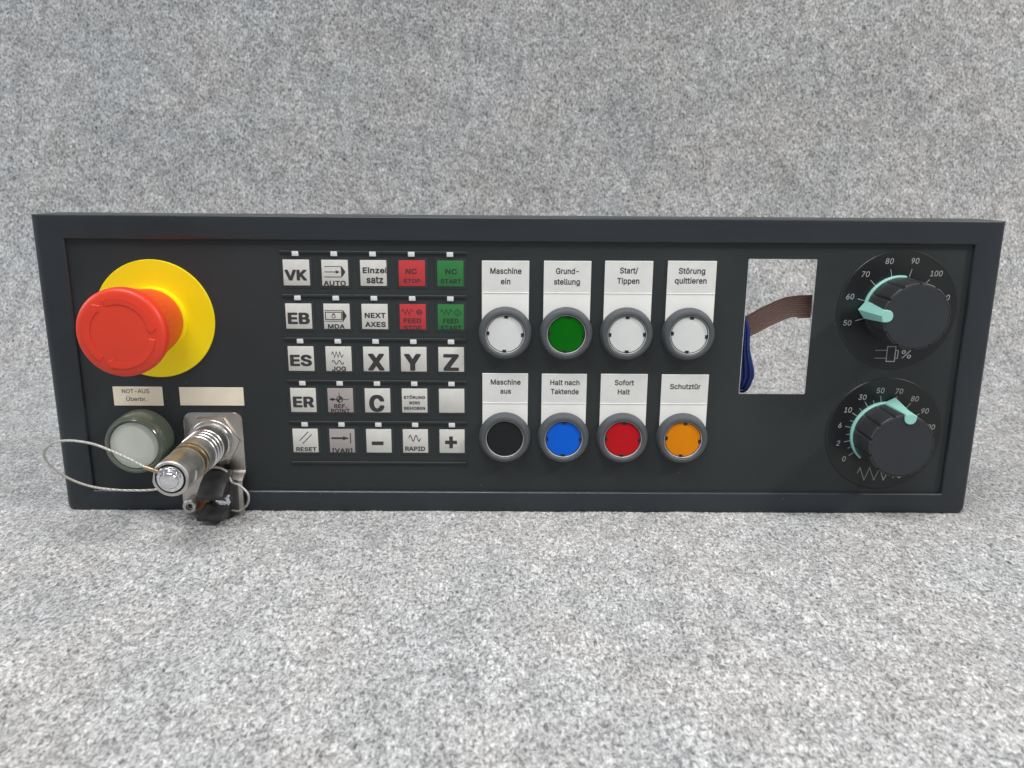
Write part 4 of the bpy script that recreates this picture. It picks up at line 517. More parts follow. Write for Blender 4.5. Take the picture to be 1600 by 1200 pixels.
    ',32,16,40,41,41,17,16,1,33,2,33,34,2,3,2,34,34,35,3,4,3,35,36,4,35,10,39,40,40,16,10,16,11,10,30,50,51,15,13,12,24,23,47,50,30,29,29,28,50,49,50,28,28,27,49,27,26,49,48,49,26,26,25'
    ',48,25,24,48,24,47,48,47,23,46,23,22,46,45,46,22,22,21,45,44,45,21,21,20,44,20,19,44,43,44,19,18,43,19,13,15,14,30,51,31,32,31,51,43,18,42,17,42,18,11,16,15,15,12,11]],"7":[0.447,['
    '98,-4,93,1,95,9,314,444,308,447,63,448,57,456,58,508,68,512,389,511,395,504,394,444,171,1,158,-5],[0,2,1,6,5,8,7,6,8,11,10,3,9,3,10,11,3,12,3,9,4,2,0,13,13,12,2,12,3,2,8,5,4,4,9,8]'
    '],"8":[0.447,[201,-11,153,-1,101,26,73,54,53,92,47,117,47,152,57,192,73,220,96,243,133,267,107,284,80,317,68,352,64,384,68,409,78,439,92,462,115,484,168,512,208,520,243,521,291,510'
    ',333,487,363,458,379,429,387,394,387,364,379,332,369,312,353,292,320,267,363,238,386,209,401,174,407,132,401,97,389,67,373,46,348,24,306,1,281,-6,246,-12,218,54,186,59,151,76,129,1'
    '02,120,139,127,172,135,187,150,204,171,219,196,227,238,230,273,222,288,215,307,199,326,169,332,132,319,94,296,71,268,59,203,296,176,306,159,319,150,332,143,347,137,374,143,404,156,'
    '426,183,447,221,456,251,453,268,447,291,433,307,409,314,384,314,369,306,339,287,314,266,301,243,296],[4,3,46,46,47,4,5,4,47,6,5,47,7,6,47,47,48,7,8,7,48,0,43,44,52,62,63,71,20,70,1'
    '9,70,20,0,44,1,45,1,44,1,45,2,3,2,45,46,3,45,8,48,49,9,8,49,49,50,9,10,9,50,50,51,10,51,52,10,52,63,10,63,64,10,11,10,64,64,65,11,12,11,65,65,66,12,13,12,66,66,67,13,14,13,67,15,14'
    ',67,67,68,15,16,15,68,17,16,68,68,69,17,18,17,69,69,70,18,70,19,18,41,61,42,81,53,54,54,80,81,61,41,40,40,60,61,72,73,22,21,72,22,59,39,38,38,37,59,37,36,59,58,59,36,36,35,58,35,34'
    ',58,57,58,34,34,33,57,32,57,33,28,27,77,60,40,39,39,59,60,57,32,56,32,31,56,55,56,31,54,55,31,80,54,31,79,80,31,31,30,79,78,79,30,30,29,78,29,28,78,28,77,78,77,27,76,27,26,76,26,25'
    ',76,75,76,25,25,24,75,74,75,24,24,23,74,73,74,23,22,73,23,43,0,42,42,61,43,62,52,53,53,81,62,72,21,71,20,71,21]],"9":[0.447,[132,-4,127,1,129,9,255,194,200,190,170,196,125,216,92,2'
    '45,72,279,61,314,59,371,64,401,74,429,90,454,110,477,142,499,177,514,205,520,245,520,275,514,310,499,330,486,348,471,373,436,385,409,393,371,394,326,388,296,373,256,340,196,207,1,1'
    '95,-5,220,248,182,258,155,281,144,296,134,321,131,366,147,411,170,437,197,452,237,455,255,452,277,442,301,419,318,384,323,351,320,326,310,299,285,268,260,253],[10,9,37,11,10,37,4,3'
    '3,5,39,40,15,40,16,15,2,1,0,0,31,2,5,33,6,33,34,6,7,6,34,34,35,7,8,7,35,35,36,8,9,8,36,37,9,36,11,37,38,12,11,38,13,12,38,14,13,38,38,39,14,39,15,14,18,41,42,41,18,17,50,3,49,43,20'
    ',19,3,50,32,43,19,42,18,42,19,28,27,48,47,48,27,27,26,47,46,47,26,26,25,46,45,46,25,25,24,45,24,23,45,3,30,29,49,3,29,29,28,49,28,48,49,45,23,44,23,22,44,22,21,44,43,44,21,20,43,21'
    ',2,31,30,30,3,2,3,32,4,33,4,32,41,17,40,16,40,17]],"A":[0.474,[18,-4,12,4,20,26,195,506,208,512,278,511,283,506,291,486,461,24,466,6,465,-1,455,-5,400,-5,391,-1,348,116,338,137,145'
    ',138,136,131,90,-1,80,-5,165,204,165,211,235,424,240,429,315,206,308,203],[1,0,2,2,0,19,19,18,2,18,17,2,22,23,3,4,3,23,22,3,21,16,20,17,20,21,17,2,17,21,21,3,2,6,5,7,24,25,15,10,9,'
    '11,8,11,9,11,8,12,13,12,8,14,13,8,14,8,15,24,15,8,7,24,8,15,25,16,20,16,25,24,7,23,7,5,23,4,23,5]],"H":[0.511,[61,-4,55,4,57,509,66,512,119,512,130,506,130,301,136,295,385,296,388,'
    '506,399,512,451,512,461,509,461,-1,451,-5,399,-5,388,1,385,226,136,228,130,221,130,1,119,-5],[0,21,1,1,21,20,20,19,1,2,1,19,19,6,2,6,5,2,3,2,5,5,4,3,15,14,16,14,13,16,17,16,13,13,1'
    '2,17,8,17,12,9,8,12,12,11,9,11,10,9,17,8,18,8,7,18,19,18,7,6,19,7]],"N":[0.517,[61,-4,55,4,57,509,66,512,131,512,144,507,354,176,388,116,394,113,393,506,404,512,456,512,466,509,466'
    ',-1,456,-5,391,-5,381,-1,201,281,131,398,128,396,128,389,130,339,130,1,119,-5],[1,0,23,4,18,5,18,4,19,1,23,22,2,1,21,20,2,21,2,20,19,3,2,19,19,4,3,8,14,13,13,12,8,14,8,15,16,15,8,7'
    ',16,8,8,12,9,12,11,9,11,10,9,16,7,6,1,22,21,5,18,17,17,6,5,6,17,16]],"O":[0.527,[244,-11,204,-4,147,21,114,46,81,84,56,132,44,172,35,227,35,282,44,337,56,377,74,412,109,458,139,482'
    ',182,505,229,518,284,521,339,510,387,487,415,467,447,432,465,404,480,372,492,327,498,284,498,224,492,182,475,124,447,77,415,42,379,16,332,-4,287,-12,247,59,222,64,197,74,168,94,146'
    ',119,131,144,119,177,111,214,108,267,113,309,124,347,141,382,159,406,182,425,214,442,249,450,282,451,312,445,342,432,378,402,397,374,412,342,420,312,425,274,425,234,420,194,407,154'
    ',390,122,362,91,337,74,312,64,284,58],[5,4,38,38,39,5,6,5,39,39,40,6,7,6,40,40,41,7,8,7,41,41,42,8,9,8,42,42,43,9,10,9,43,11,10,43,45,46,13,46,14,13,35,1,34,0,33,1,34,1,33,48,15,47'
    ',1,35,2,36,2,35,14,46,47,47,15,14,2,36,3,36,37,3,4,3,37,38,4,37,11,43,44,12,11,44,44,45,12,45,13,12,31,62,63,64,32,31,31,63,64,16,49,50,17,51,18,62,31,30,30,61,62,51,17,50,16,50,17'
    ',58,59,27,27,26,58,26,25,58,57,58,25,56,57,25,25,24,56,55,56,24,24,23,55,54,55,23,23,22,54,22,21,54,61,30,29,60,61,29,29,28,60,28,27,60,27,59,60,54,21,53,21,20,53,52,53,20,20,19,52'
    ',51,52,19,18,51,19,32,64,0,33,0,64,49,16,48,15,48,16]],"S":[0.441,[197,-13,164,-8,132,2,94,22,78,35,59,57,44,85,33,125,35,137,44,141,104,140,110,135,114,115,121,100,142,77,179,59,2'
    '34,54,284,64,307,77,322,91,335,112,340,132,335,165,316,187,299,198,252,215,152,244,99,272,72,296,61,312,52,335,46,372,49,402,60,435,84,467,101,482,132,501,164,513,212,521,239,521,2'
    '77,516,304,508,339,490,359,476,377,458,392,435,403,405,404,377,394,374,339,374,332,380,320,412,297,435,257,451,212,454,167,443,138,422,121,387,124,355,129,344,146,327,167,314,207,2'
    '99,294,275,339,256,369,236,390,215,407,182,413,157,413,122,405,87,392,62,366,32,349,19,309,-1,279,-9,247,-14],[6,9,7,8,7,9,11,10,12,9,6,12,12,10,9,0,15,1,61,26,62,37,55,54,54,38,37'
    ',1,15,2,14,2,15,55,37,36,2,14,3,4,3,14,14,13,4,5,4,13,6,5,13,12,6,13,26,61,27,61,60,27,60,59,27,28,27,59,29,28,59,59,58,29,30,29,58,31,30,58,58,57,31,32,31,57,33,32,57,57,56,33,34,'
    '33,56,35,34,56,56,55,35,55,36,35,16,76,75,75,17,16,53,40,39,17,75,74,74,18,17,63,25,24,52,41,53,40,53,41,46,48,47,71,70,20,21,20,70,70,69,21,69,68,21,48,46,49,46,45,49,18,74,73,73,'
    '72,18,19,18,72,72,71,19,71,20,19,21,68,22,68,67,22,67,66,22,66,65,22,23,22,65,65,64,23,24,23,64,63,24,64,51,50,49,49,45,51,45,44,51,44,43,51,52,51,43,43,42,52,41,52,42,76,16,0,15,0'
    ',16,62,26,25,25,63,62,53,39,54,38,54,39]],"T":[0.443,[193,-4,187,4,186,444,181,447,33,448,27,456,27,506,38,512,416,512,422,504,422,456,416,448,268,447,262,444,262,4,260,-1,253,-5],'
    '[4,7,5,6,5,7,7,4,3,16,15,14,8,10,9,10,8,11,12,11,8,1,0,16,16,14,1,2,1,14,14,13,2,13,12,2,3,2,12,7,3,12,12,8,7]],"U":[0.511,[234,-12,176,0,149,13,121,30,91,60,66,106,55,153,55,508,6'
    '6,514,121,514,130,508,130,163,141,126,159,97,189,72,224,60,276,57,306,63,334,75,360,98,377,126,388,168,388,508,399,514,456,514,463,506,463,158,457,123,449,101,422,56,401,34,376,17,'
    '341,0,314,-8,279,-13],[8,7,10,10,9,8,15,0,16,0,15,1,14,1,15,1,14,2,2,14,3,14,13,3,4,3,13,13,12,4,5,4,12,12,11,5,6,5,11,7,6,11,10,7,11,17,33,32,18,17,32,32,31,18,23,22,25,25,24,23,1'
    '8,31,30,19,18,30,30,29,19,20,19,29,29,28,20,28,27,20,21,20,27,27,26,21,26,25,21,25,22,21,16,0,34,34,33,16,33,17,16]],"b":[0.418,[209,-12,186,-7,156,8,121,42,118,38,117,1,112,-4,59,'
    '-6,48,1,48,506,54,514,106,514,117,508,119,335,124,337,151,366,194,386,244,389,274,384,314,366,346,339,370,306,387,263,395,216,395,161,384,106,367,66,336,27,294,0,246,-13,204,53,184'
    ',58,166,68,141,96,123,141,118,173,118,208,131,263,156,302,171,314,189,321,236,324,259,319,279,306,302,278,320,228,322,166,310,116,294,88,279,72,249,55,231,52],[10,9,11,5,4,6,7,6,4,'
    '8,7,4,35,36,8,9,8,36,36,13,9,11,9,12,1,31,2,31,32,2,38,39,14,15,14,39,39,40,15,40,16,15,2,32,3,32,33,3,33,34,3,4,3,34,8,4,34,35,8,34,13,36,37,37,38,13,38,14,13,9,13,12,30,0,51,51,0'
    ',29,28,49,50,28,50,29,51,29,50,42,18,41,17,41,18,26,25,47,46,47,25,25,24,46,24,23,46,45,46,23,23,22,45,44,45,22,22,21,44,21,20,44,49,28,27,48,49,27,27,26,48,26,47,48,44,20,43,20,19'
    ',43,42,43,19,18,42,19,0,30,1,31,1,30,16,40,41,41,17,16]],"e":[0.398,[190,-12,160,-7,118,10,89,31,65,58,50,83,35,128,29,163,29,211,35,248,47,286,65,318,94,351,118,366,158,384,188,38'
    '9,220,389,260,381,293,366,315,352,338,328,361,288,371,256,377,213,377,173,375,168,365,164,104,163,102,156,107,128,125,93,135,79,150,68,178,55,230,52,260,60,281,76,300,105,308,109,3'
    '55,99,368,92,366,76,345,42,330,27,305,10,278,-2,248,-10,105,227,104,241,110,258,127,288,155,314,188,324,225,324,259,311,286,281,302,236,300,229,295,227],[7,6,28,28,27,7,8,7,27,27,4'
    '7,8,9,8,47,47,48,9,10,9,48,0,33,1,14,51,52,52,15,14,1,33,2,33,32,2,51,14,13,2,32,3,32,31,3,31,30,3,4,3,30,5,4,30,30,29,5,6,5,29,28,6,29,10,48,49,11,10,49,49,50,11,12,11,50,50,51,12'
    ',51,13,12,46,35,34,54,17,53,16,53,17,35,46,45,17,54,18,42,39,38,25,24,26,24,23,26,39,42,41,41,40,39,35,45,44,36,35,44,44,43,36,43,42,36,37,36,42,42,38,37,26,58,27,57,58,26,26,23,57'
    ',56,57,23,23,22,56,22,21,56,55,56,21,21,20,55,20,19,55,54,55,19,18,54,19,46,34,0,33,0,34,47,27,58,53,16,52,15,52,16]],"r":[0.253,[54,-4,48,4,49,381,59,385,111,384,117,379,118,349,1'
    '21,346,146,369,176,384,204,390,241,389,248,381,246,321,239,318,189,320,164,312,136,289,121,256,118,234,116,-1,106,-5],[0,21,1,5,4,6,1,21,20,20,19,1,2,1,19,19,18,2,18,6,2,3,2,6,6,4,'
    '3,7,17,16,16,8,7,10,15,14,13,12,14,10,14,12,12,11,10,8,16,15,9,8,15,15,10,9,6,18,17,17,7,6]],"Ü":[0.511,[234,-12,176,0,149,13,121,30,91,60,66,106,55,153,55,508,66,514,121,514,130,5'
    '08,130,163,141,126,159,97,189,72,224,60,276,57,306,63,334,75,360,98,377,126,388,168,388,508,399,514,456,514,463,506,463,158,457,123,449,101,422,56,401,34,376,17,341,0,314,-8,279,-1'
    '3,179,568,161,575,148,588,143,601,143,626,150,641,164,651,176,657,196,657,214,649,227,636,232,621,232,606,224,586,216,578,194,568,324,568,301,578,293,586,286,601,285,621,291,636,30'
    '4,649,321,657,341,657,359,649,369,638,375,626,375,601,369,588,356,575,339,568],[8,7,10,10,9,8,4,3,13,13,12,4,5,4,12,12,11,5,6,5,11,7,6,11,10,7,11,35,50,36,42,41,43,0,16,15,49,48,47'
    ',44,49,47,47,46,44,46,45,44,0,15,1,14,1,15,49,44,50,36,50,44,41,36,44,43,41,44,1,14,2,3,2,14,13,3,14,38,37,36,36,41,38,39,38,41,40,39,41,55,54,53,53,52,55,52,57,55,56,55,57,66,65,5'
    '1,65,59,58,33,32,17,32,18,17,57,52,51,51,65,57,65,58,57,23,22,25,25,24,23,30,29,19,20,19,29,29,28,20,28,27,20,21,20,27,27,26,21,26,25,21,25,22,21,18,32,31,31,30,18,30,19,18,64,63,6'
    '5,59,65,63,60,59,63,63,62,60,62,61,60,16,0,34,34,33,16,33,17,16]]}}')
CAPH = {q: max(GLYPHS[q]['H' if 'H' in GLYPHS[q] else 'N'][1][1::2]) / 1000 for q in GLYPHS}
def glyphs(s, q):
    V, F, x = [], [], 0.0
    for c in s:
        if c == ' ': x += 0.19; continue
        adv, vs_, fs = GLYPHS[q][c]; o = len(V)
        V += [(vs_[i] / 1000 + x, vs_[i + 1] / 1000) for i in range(0, len(vs_), 2)]
        F += [tuple(o + k for k in fs[i:i + 3]) for i in range(0, len(fs), 3)]; x += adv
    return np.array(V), F
class Print:
    def __init__(s, z): s.bm = bmesh.new(); s.z = z
    def poly(s, pts):
        try: s.bm.faces.new([s.bm.verts.new((x, y, s.z)) for x, y in pts])
        except ValueError: pass
    def text(s, t, x0, x1, base, cap, bold='t', slant=0.0, center=None):
        q = bold; V, F = glyphs(t, q)
        lo, hi = V[:, 0].min(), V[:, 0].max(); k = cap / CAPH[q]
        if center is not None: kx = k * x1; X = (V[:, 0] - (lo + hi) / 2) * kx + x0
        else: X = (V[:, 0] - lo) / (hi - lo) * (x1 - x0) + x0
        Y = V[:, 1] * k + base; X = X + (Y - base) * slant
        vs_ = [s.bm.verts.new((x, y, s.z)) for x, y in zip(X, Y)]
        for f in F:
            try: s.bm.faces.new([vs_[i] for i in f])
            except ValueError: pass
    def stroke(s, pts, w, closed=False):
        P = [Vector((p[0], p[1])) for p in pts]; n = len(P)
        L_, Rr = [], []
        for i in range(n):
            a = P[i - 1] if (i > 0 or closed) else None; b = P[(i + 1) % n] if (i < n - 1 or closed) else None
            d1 = (P[i] - a).normalized() if a is not None else None; d2 = (b - P[i]).normalized() if b is not None else None
            d1 = d1 or d2; d2 = d2 or d1
            n1 = Vector((-d1.y, d1.x)); n2 = Vector((-d2.y, d2.x)); m = (n1 + n2)
            m = m.normalized() if m.length > 1e-6 else n1
            k = w / 2 / max(0.35, m.dot(n1)); L_.append(P[i] + m * k); Rr.append(P[i] - m * k)
        for i in range(n if closed else n - 1):
            j = (i + 1) % n; s.poly([Rr[i], Rr[j], L_[j], L_[i]])
    def clip(s, x0, x1, y0, y1):
        for co, no in (((x0, 0, 0), (-1, 0, 0)), ((x1, 0, 0), (1, 0, 0)), ((0, y0, 0), (0, -1, 0)), ((0, y1, 0), (0, 1, 0))):
            bmesh.ops.bisect_plane(s.bm, geom=list(s.bm.verts) + list(s.bm.edges) + list(s.bm.faces), plane_co=co, plane_no=no, clear_outer=True)
    def mesh(s, name):
        for f in s.bm.faces:
            f.normal_update()
            if f.normal.z < 0: f.normal_flip()
        bmesh.ops.scale(s.bm, vec=(MM, MM, MM), verts=s.bm.verts)
        me = bpy.data.meshes.new(name); s.bm.to_mesh(me); s.bm.free(); return me

def empty(name, label, cat, loc=(0, 0, 0), group=None):
    o = bpy.data.objects.new(name, None); COL.objects.link(o); o.empty_display_size = 0.02
    o.matrix_world = ROOT @ Matrix.Translation([c * MM for c in loc])
    o['label'] = label; o['category'] = cat
    if group: o['group'] = group
    return o

# ------------------------------------------------------------------ setting: felt ground running up into a backdrop
def vnoise(X, Y, cell, seed):
    g = np.random.default_rng(seed).random((256, 256))
    u, v = X / cell, Y / cell; i, j = np.floor(u).astype(int), np.floor(v).astype(int); a, b = u - i, v - j
    a = a * a * (3 - 2 * a); b = b * b * (3 - 2 * b)
    q = lambda m, n: g[m % 256, n % 256]
    return (q(i, j) * (1 - a) + q(i + 1, j) * a) * (1 - b) + (q(i, j + 1) * (1 - a) + q(i + 1, j + 1) * a) * b - 0.5

Y_BEND, R_BEND = 150.0, 190.0
def sheet(s):            # arc length s (from the panel backwards) -> y, z, and the normal
    y = np.where(s < Y_BEND, s, 0.0); z = np.zeros_like(s); t = np.clip((s - Y_BEND) / R_BEND, 0, R_(84))
    y = np.where(s >= Y_BEND, Y_BEND + R_BEND * np.sin(t), y); z = np.where(s >= Y_BEND, R_BEND * (1 - np.cos(t)), z)
    e = np.maximum(0, s - Y_BEND - R_BEND * R_(84)); y = y + e * math.cos(R_(84)); z = z + e * math.sin(R_(84))
    return y, z, -np.sin(t), np.cos(t)

def bumps(X, Sx):
    h = 1.1 * vnoise(X, Sx, 23, 1) + 0.9 * vnoise(X + Sx * 0.4, Sx - X * 0.3, 7.0, 2) + 0.8 * vnoise(X, Sx, 3.1, 3) + 0.5 * vnoise(Sx, X, 1.9, 5)
    h += 3.6 * vnoise(X * 0.8 + Sx * 0.5, Sx - X * 0.5, 110, 4) * np.clip((Sx - 60) / 100, 0, 1)
    near = np.clip((np.abs(Sx + 5) - 10) / 25, 0, 1)
    return h * (0.45 + 0.55 * near)

def felt_mesh():
    xs = np.concatenate([np.linspace(-1100, -420, 60)[:-1], np.linspace(-420, 420, 760), np.linspace(420, 1100, 60)[1:]])
    ss = np.concatenate([np.linspace(-900, -300, 40)[:-1], np.linspace(-300, 120, 400)[:-1], np.linspace(120, 800, 420), np.linspace(800, 1500, 40)[1:]])
    X, Sx = np.meshgrid(xs, ss); y, z, ny, nz = sheet(Sx); h = bumps(X, Sx)
    V = np.stack([X, y + ny * h, z + nz * h], -1).reshape(-1, 3) * MM
    nr, nc = X.shape; idx = np.arange(nr * nc).reshape(nr, nc)
    F = np.stack([idx[:-1, :-1], idx[:-1, 1:], idx[1:, 1:], idx[1:, :-1]], -1).reshape(-1, 4)
    me = bpy.data.meshes.new('felt'); me.vertices.add(len(V)); me.vertices.foreach_set('co', V.astype(np.float32).ravel())
    me.loops.add(F.size); me.loops.foreach_set('vertex_index', F.astype(np.int32).ravel())
    me.polygons.add(len(F)); me.polygons.foreach_set('loop_start', np.arange(0, F.size, 4, dtype=np.int32)); me.polygons.foreach_set('loop_total', np.full(len(F), 4, dtype=np.int32))
    uv = me.uv_layers.new(name='cloth'); UV = np.stack([X, Sx], -1).reshape(-1, 2)[F.ravel()] * MM
    uv.data.foreach_set('uv', UV.astype(np.float32).ravel())
    me.update(); me.shade_smooth(); return me

def felt_material():
    m = bpy.data.materials.new('grey_melange_felt'); m.use_nodes = True; nt = m.node_tree; N = nt.nodes; L = nt.links
    b = N['Principled BSDF']; b.inputs['Roughness'].default_value = 0.95; b.inputs['Specular IOR Level'].default_value = 0.15
    b.inputs['Sheen Weight'].default_value = 0.15; b.inputs['Sheen Roughness'].default_value = 0.5
    uv = N.new('ShaderNodeUVMap'); uv.uv_map = 'cloth'
    def noise(scale, detail, rough, stretch=(1, 1, 1), rot=0, dist=0.0):
        mp = N.new('ShaderNodeMapping'); mp.inputs['Scale'].default_value = stretch; mp.inputs['Rotation'].default_value = (0, 0, rot)
        L.new(uv.outputs[0], mp.inputs[0]); n = N.new('ShaderNodeTexNoise'); n.inputs['Scale'].default_value = scale
        n.inputs['Detail'].default_value = detail; n.inputs['Roughness'].default_value = rough; n.inputs['Distortion'].default_value = dist
        L.new(mp.outputs[0], n.inputs['Vector']); return n.outputs['Fac']
    def rng_(src, a, b_, c, d):
        r = N.new('ShaderNodeMapRange'); r.inputs[1].default_value = a; r.inputs[2].default_value = b_; r.inputs[3].default_value = c; r.inputs[4].default_value = d
        L.new(src, r.inputs[0]); return r.outputs[0]
    def mth(op, a, c):
        k = N.new('ShaderNodeMath'); k.operation = op
        for i, q in enumerate((a, c)):
            if isinstance(q, (int, float)): k.inputs[i].default_value = q
            else: L.new(q, k.inputs[i])
        return k.outputs[0]
    fine = noise(560, 2, 0.6, (1.25, 0.8, 1), 0.45, 0.9)
    fib = noise(420, 2, 0.6, (2.4, 0.75, 1), -0.55, 1.0)
    mid = noise(170, 3, 0.6, dist=0.5); big = noise(13, 4, 0.6)
    f = mth('MULTIPLY', rng_(fine, 0.31, 0.60, 0.32, 1.38), rng_(fib, 0.30, 0.64, 0.60, 1.24))  # low fine noise darkens crevices between bumps, shade put into the colour
    f = mth('MULTIPLY', f, rng_(mid, 0.3, 0.7, 0.80, 1.2)); f = mth('MULTIPLY', f, rng_(big, 0.3, 0.7, 0.90, 1.08))
    patch = noise(62, 2, 0.5, (1.5, 0.8, 1), 0.6, 0.6); f = mth('MULTIPLY', f, rng_(patch, 0.3, 0.7, 0.83, 1.14))
    hue = noise(16, 2, 0.5); mx = N.new('ShaderNodeMix'); mx.data_type = 'RGBA'; L.new(rng_(hue, 0.35, 0.65, 0, 1), mx.inputs[0])
    mx.inputs[6].default_value = (0.43, 0.438, 0.446, 1); mx.inputs[7].default_value = (0.456, 0.448, 0.445, 1)
    mu = N.new('ShaderNodeMix'); mu.data_type = 'RGBA'; mu.blend_type = 'MULTIPLY'; mu.inputs[0].default_value = 1
    L.new(mx.outputs[2], mu.inputs[6]); L.new(f, mu.inputs[7]); L.new(mu.outputs[2], b.inputs['Base Color'])
    h = mth('ADD', fine, mth('MULTIPLY', mid, 1.6)); bp = N.new('ShaderNodeBump'); bp.inputs['Strength'].default_value = 0.8; bp.inputs['Distance'].default_value = 0.0011
    L.new(h, bp.inputs['Height']); L.new(bp.outputs[0], b.inputs['Normal'])
    return m
M['felt'] = felt_material()
felt = link('felt_ground', felt_mesh(), M['felt']); felt['kind'] = 'structure'

def fibres(n):
    # short curled fibres of the nap, denser close to the camera, standing on the sheet
    X = rng.uniform(-430, 430, n); Sx = np.where(rng.random(n) < 0.72, rng.uniform(-260, 60, n), rng.uniform(60, 560, n))
    y, z, ny, nz = sheet(Sx); h = bumps(X, Sx)
    base = np.stack([X, y + ny * h, z + nz * h], -1); nor = np.stack([0 * X, ny, nz], -1)
    ang = rng.normal(0.9, 0.9, n) + np.where(rng.random(n) < 0.5, math.pi, 0); ln = rng.uniform(0.9, 2.6, n)[:, None]
    tg = np.stack([0 * X, nz, -ny], -1); d = np.cos(ang)[:, None] * np.array([[1, 0, 0]]) + np.sin(ang)[:, None] * tg
    side = np.cross(d, nor); cur = rng.normal(0, 0.45, n)[:, None]; hh = rng.uniform(0.15, 0.8, n)[:, None]
    pts = [base - nor * 0.15, base + d * ln * 0.5 + nor * hh + side * cur * 0.5, base + d * ln * 0.95 + nor * hh * 0.5 + side * cur * 1.5]
    w = rng.uniform(0.035, 0.075, n)[:, None]
    wv = side + nor * rng.normal(0, 0.5, n)[:, None]
    V = np.stack([pts[0] - wv * w, pts[0] + wv * w, pts[1] - wv * w, pts[1] + wv * w, pts[2] - wv * w * .4, pts[2] + wv * w * .4], 1).reshape(-1, 3) * MM
    o = (np.arange(n) * 6)[:, None, None]; F = (np.array([[0, 1, 3, 2], [2, 3, 5, 4]])[None] + o).reshape(-1, 4)
    me = bpy.data.meshes.new('fibres'); me.vertices.add(len(V)); me.vertices.foreach_set('co', V.astype(np.float32).ravel())
    me.loops.add(F.size); me.loops.foreach_set('vertex_index', F.astype(np.int32).ravel())
    me.polygons.add(len(F)); me.polygons.foreach_set('loop_start', np.arange(0, F.size, 4, dtype=np.int32)); me.polygons.foreach_set('loop_total', np.full(len(F), 4, dtype=np.int32))
    me.update()
    m = bpy.data.materials.new('felt_fibre'); m.use_nodes = True; nt = m.node_tree; b = nt.nodes['Principled BSDF']
    g = nt.nodes.new('ShaderNodeNewGeometry'); r = nt.nodes.new('ShaderNodeValToRGB')
    nt.links.new(g.outputs['Random Per Island'], r.inputs[0]); nt.links.new(r.outputs[0], b.inputs['Base Color'])
    r.color_ramp.elements[0].color = (0.14, 0.14, 0.145, 1); r.color_ramp.elements[1].color = (0.72, 0.73, 0.74, 1)
    e = r.color_ramp.elements.new(0.45); e.color = (0.45, 0.46, 0.47, 1)
    b.inputs['Roughness'].default_value = 0.8; b.inputs['Specular IOR Level'].default_value = 0.2
    me.materials.append(m); o = bpy.data.objects.new('felt_nap', me); COL.objects.link(o); o['kind'] = 'stuff'; return o
fibres(300000)

# ------------------------------------------------------------------ the control panel
panel = empty('control_panel', 'dark grey machine control panel with keys, coloured push buttons and two rotary knobs', 'control panel')

OX0, OX1, OY0, OY1 = -240.6, 240.5, -76.8, 77.6        # outer edge of the front
IX0, IX1, IY0, IY1 = -224.6, 226.0, -65.5, 65.8        # edge of the recess
def frame_mesh():
    bm = bmesh.new(); rings = []
    ref = rr(OX0, OX1, OY0, OY1, [4, 4, 1.2, 1.2], 8); n = len(ref); side = []
    for k in range(4):                                   # how far each outline point faces left or right
        for i in range(9):
            t = R_((180, 270, 0, 90)[k] + 90 * i / 8); side.append(math.cos(t) ** 2)
    def ring(l, r, b, t, zf, rad): rings.append([bm.verts.new((x, y, zf(side[i]))) for i, (x, y) in enumerate(rr(OX0 + l, OX1 - r, OY0 + b, OY1 - t, rad, 8))])
    ring(1.2, 1.2, 1.2, 1.2, lambda a: -26, [3, 3, .6, .6]); ring(0, 0, 0, 0, lambda a: -26, [4, 4, 1, 1])
    for k in range(0, 9):
        a_ = R_(90 * k / 8); c, q = 1 - math.cos(a_), math.sin(a_)
        ring(5.0 * c, 3.0 * c, 1.8 * c, 0.7 * c, lambda a: 2 - (0.9 + 3.4 * a) * (1 - q), [4.0 - 1.0 * c, 4.0 - 1.0 * c, 1.2, 1.2])
    def inr(i, z, rad): rings.append([bm.verts.new((x, y, z)) for x, y in rr(IX0 - i, IX1 + i, IY0 - i, IY1 + i, rad, 8)])
    inr(0.95, 2.0, 1.2); inr(0.55, 1.8, 0.9); inr(0.1, 1.2, 0.7); inr(0, 0.9, 0.6); inr(-0.05, -0.6, 0.6)
    for A, B in zip(rings[:-1], rings[1:]):
        for i in range(n): bm.faces.new((A[i], A[(i + 1) % n], B[(i + 1) % n], B[i]))
    return finish(bm, 'housing_frame', ang=40)
frame = link('housing_frame', frame_mesh(), M['frame'], panel)

HX0, HX1, HY0, HY1 = 114.2, 148.4, -11.3, 58.1
def plate_mesh():
    bm = bmesh.new()
    def ring(x0, x1, y0, y1, z): return [bm.verts.new(p) for p in ((x0, y0, z), (x1, y0, z), (x1, y1, z), (x0, y1, z))]
    o = (IX0 - 3, IX1 + 3, IY0 - 3, IY1 + 3); h = (HX0, HX1, HY0, HY1)
    A, B, C, D = ring(*o, 0), ring(*h, 0), ring(*h, -1.6), ring(*o, -1.6)
    for P, Q in ((A, B), (B, C), (C, D), (D, A)):
        for i in range(4): bm.faces.new((P[i], P[(i + 1) % 4], Q[(i + 1) % 4], Q[i]))
    return finish(bm, 'face_plate', smooth=False)
plate = link('face_plate', plate_mesh(), M['membrane'], panel)
def edge_mesh():
    bm = bmesh.new(); rings = []
    for i, z in ((0.0, -1.5), (0.0, 0.06), (0.28, 0.06), (0.28, -1.5)):
        rings.append([bm.verts.new((x, y, z)) for x, y in rr(HX0 - .1 + i, HX1 + .1 - i, HY0 - .1 + i, HY1 + .1 - i, 0.5, 3)])
    rings.append(rings[0])
    for A, B in zip(rings[:-1], rings[1:]):
        n = len(A)
        for i in range(n): bm.faces.new((A[i], A[(i + 1) % n], B[(i + 1) % n], B[i]))
    return finish(bm, 'cut_edge')
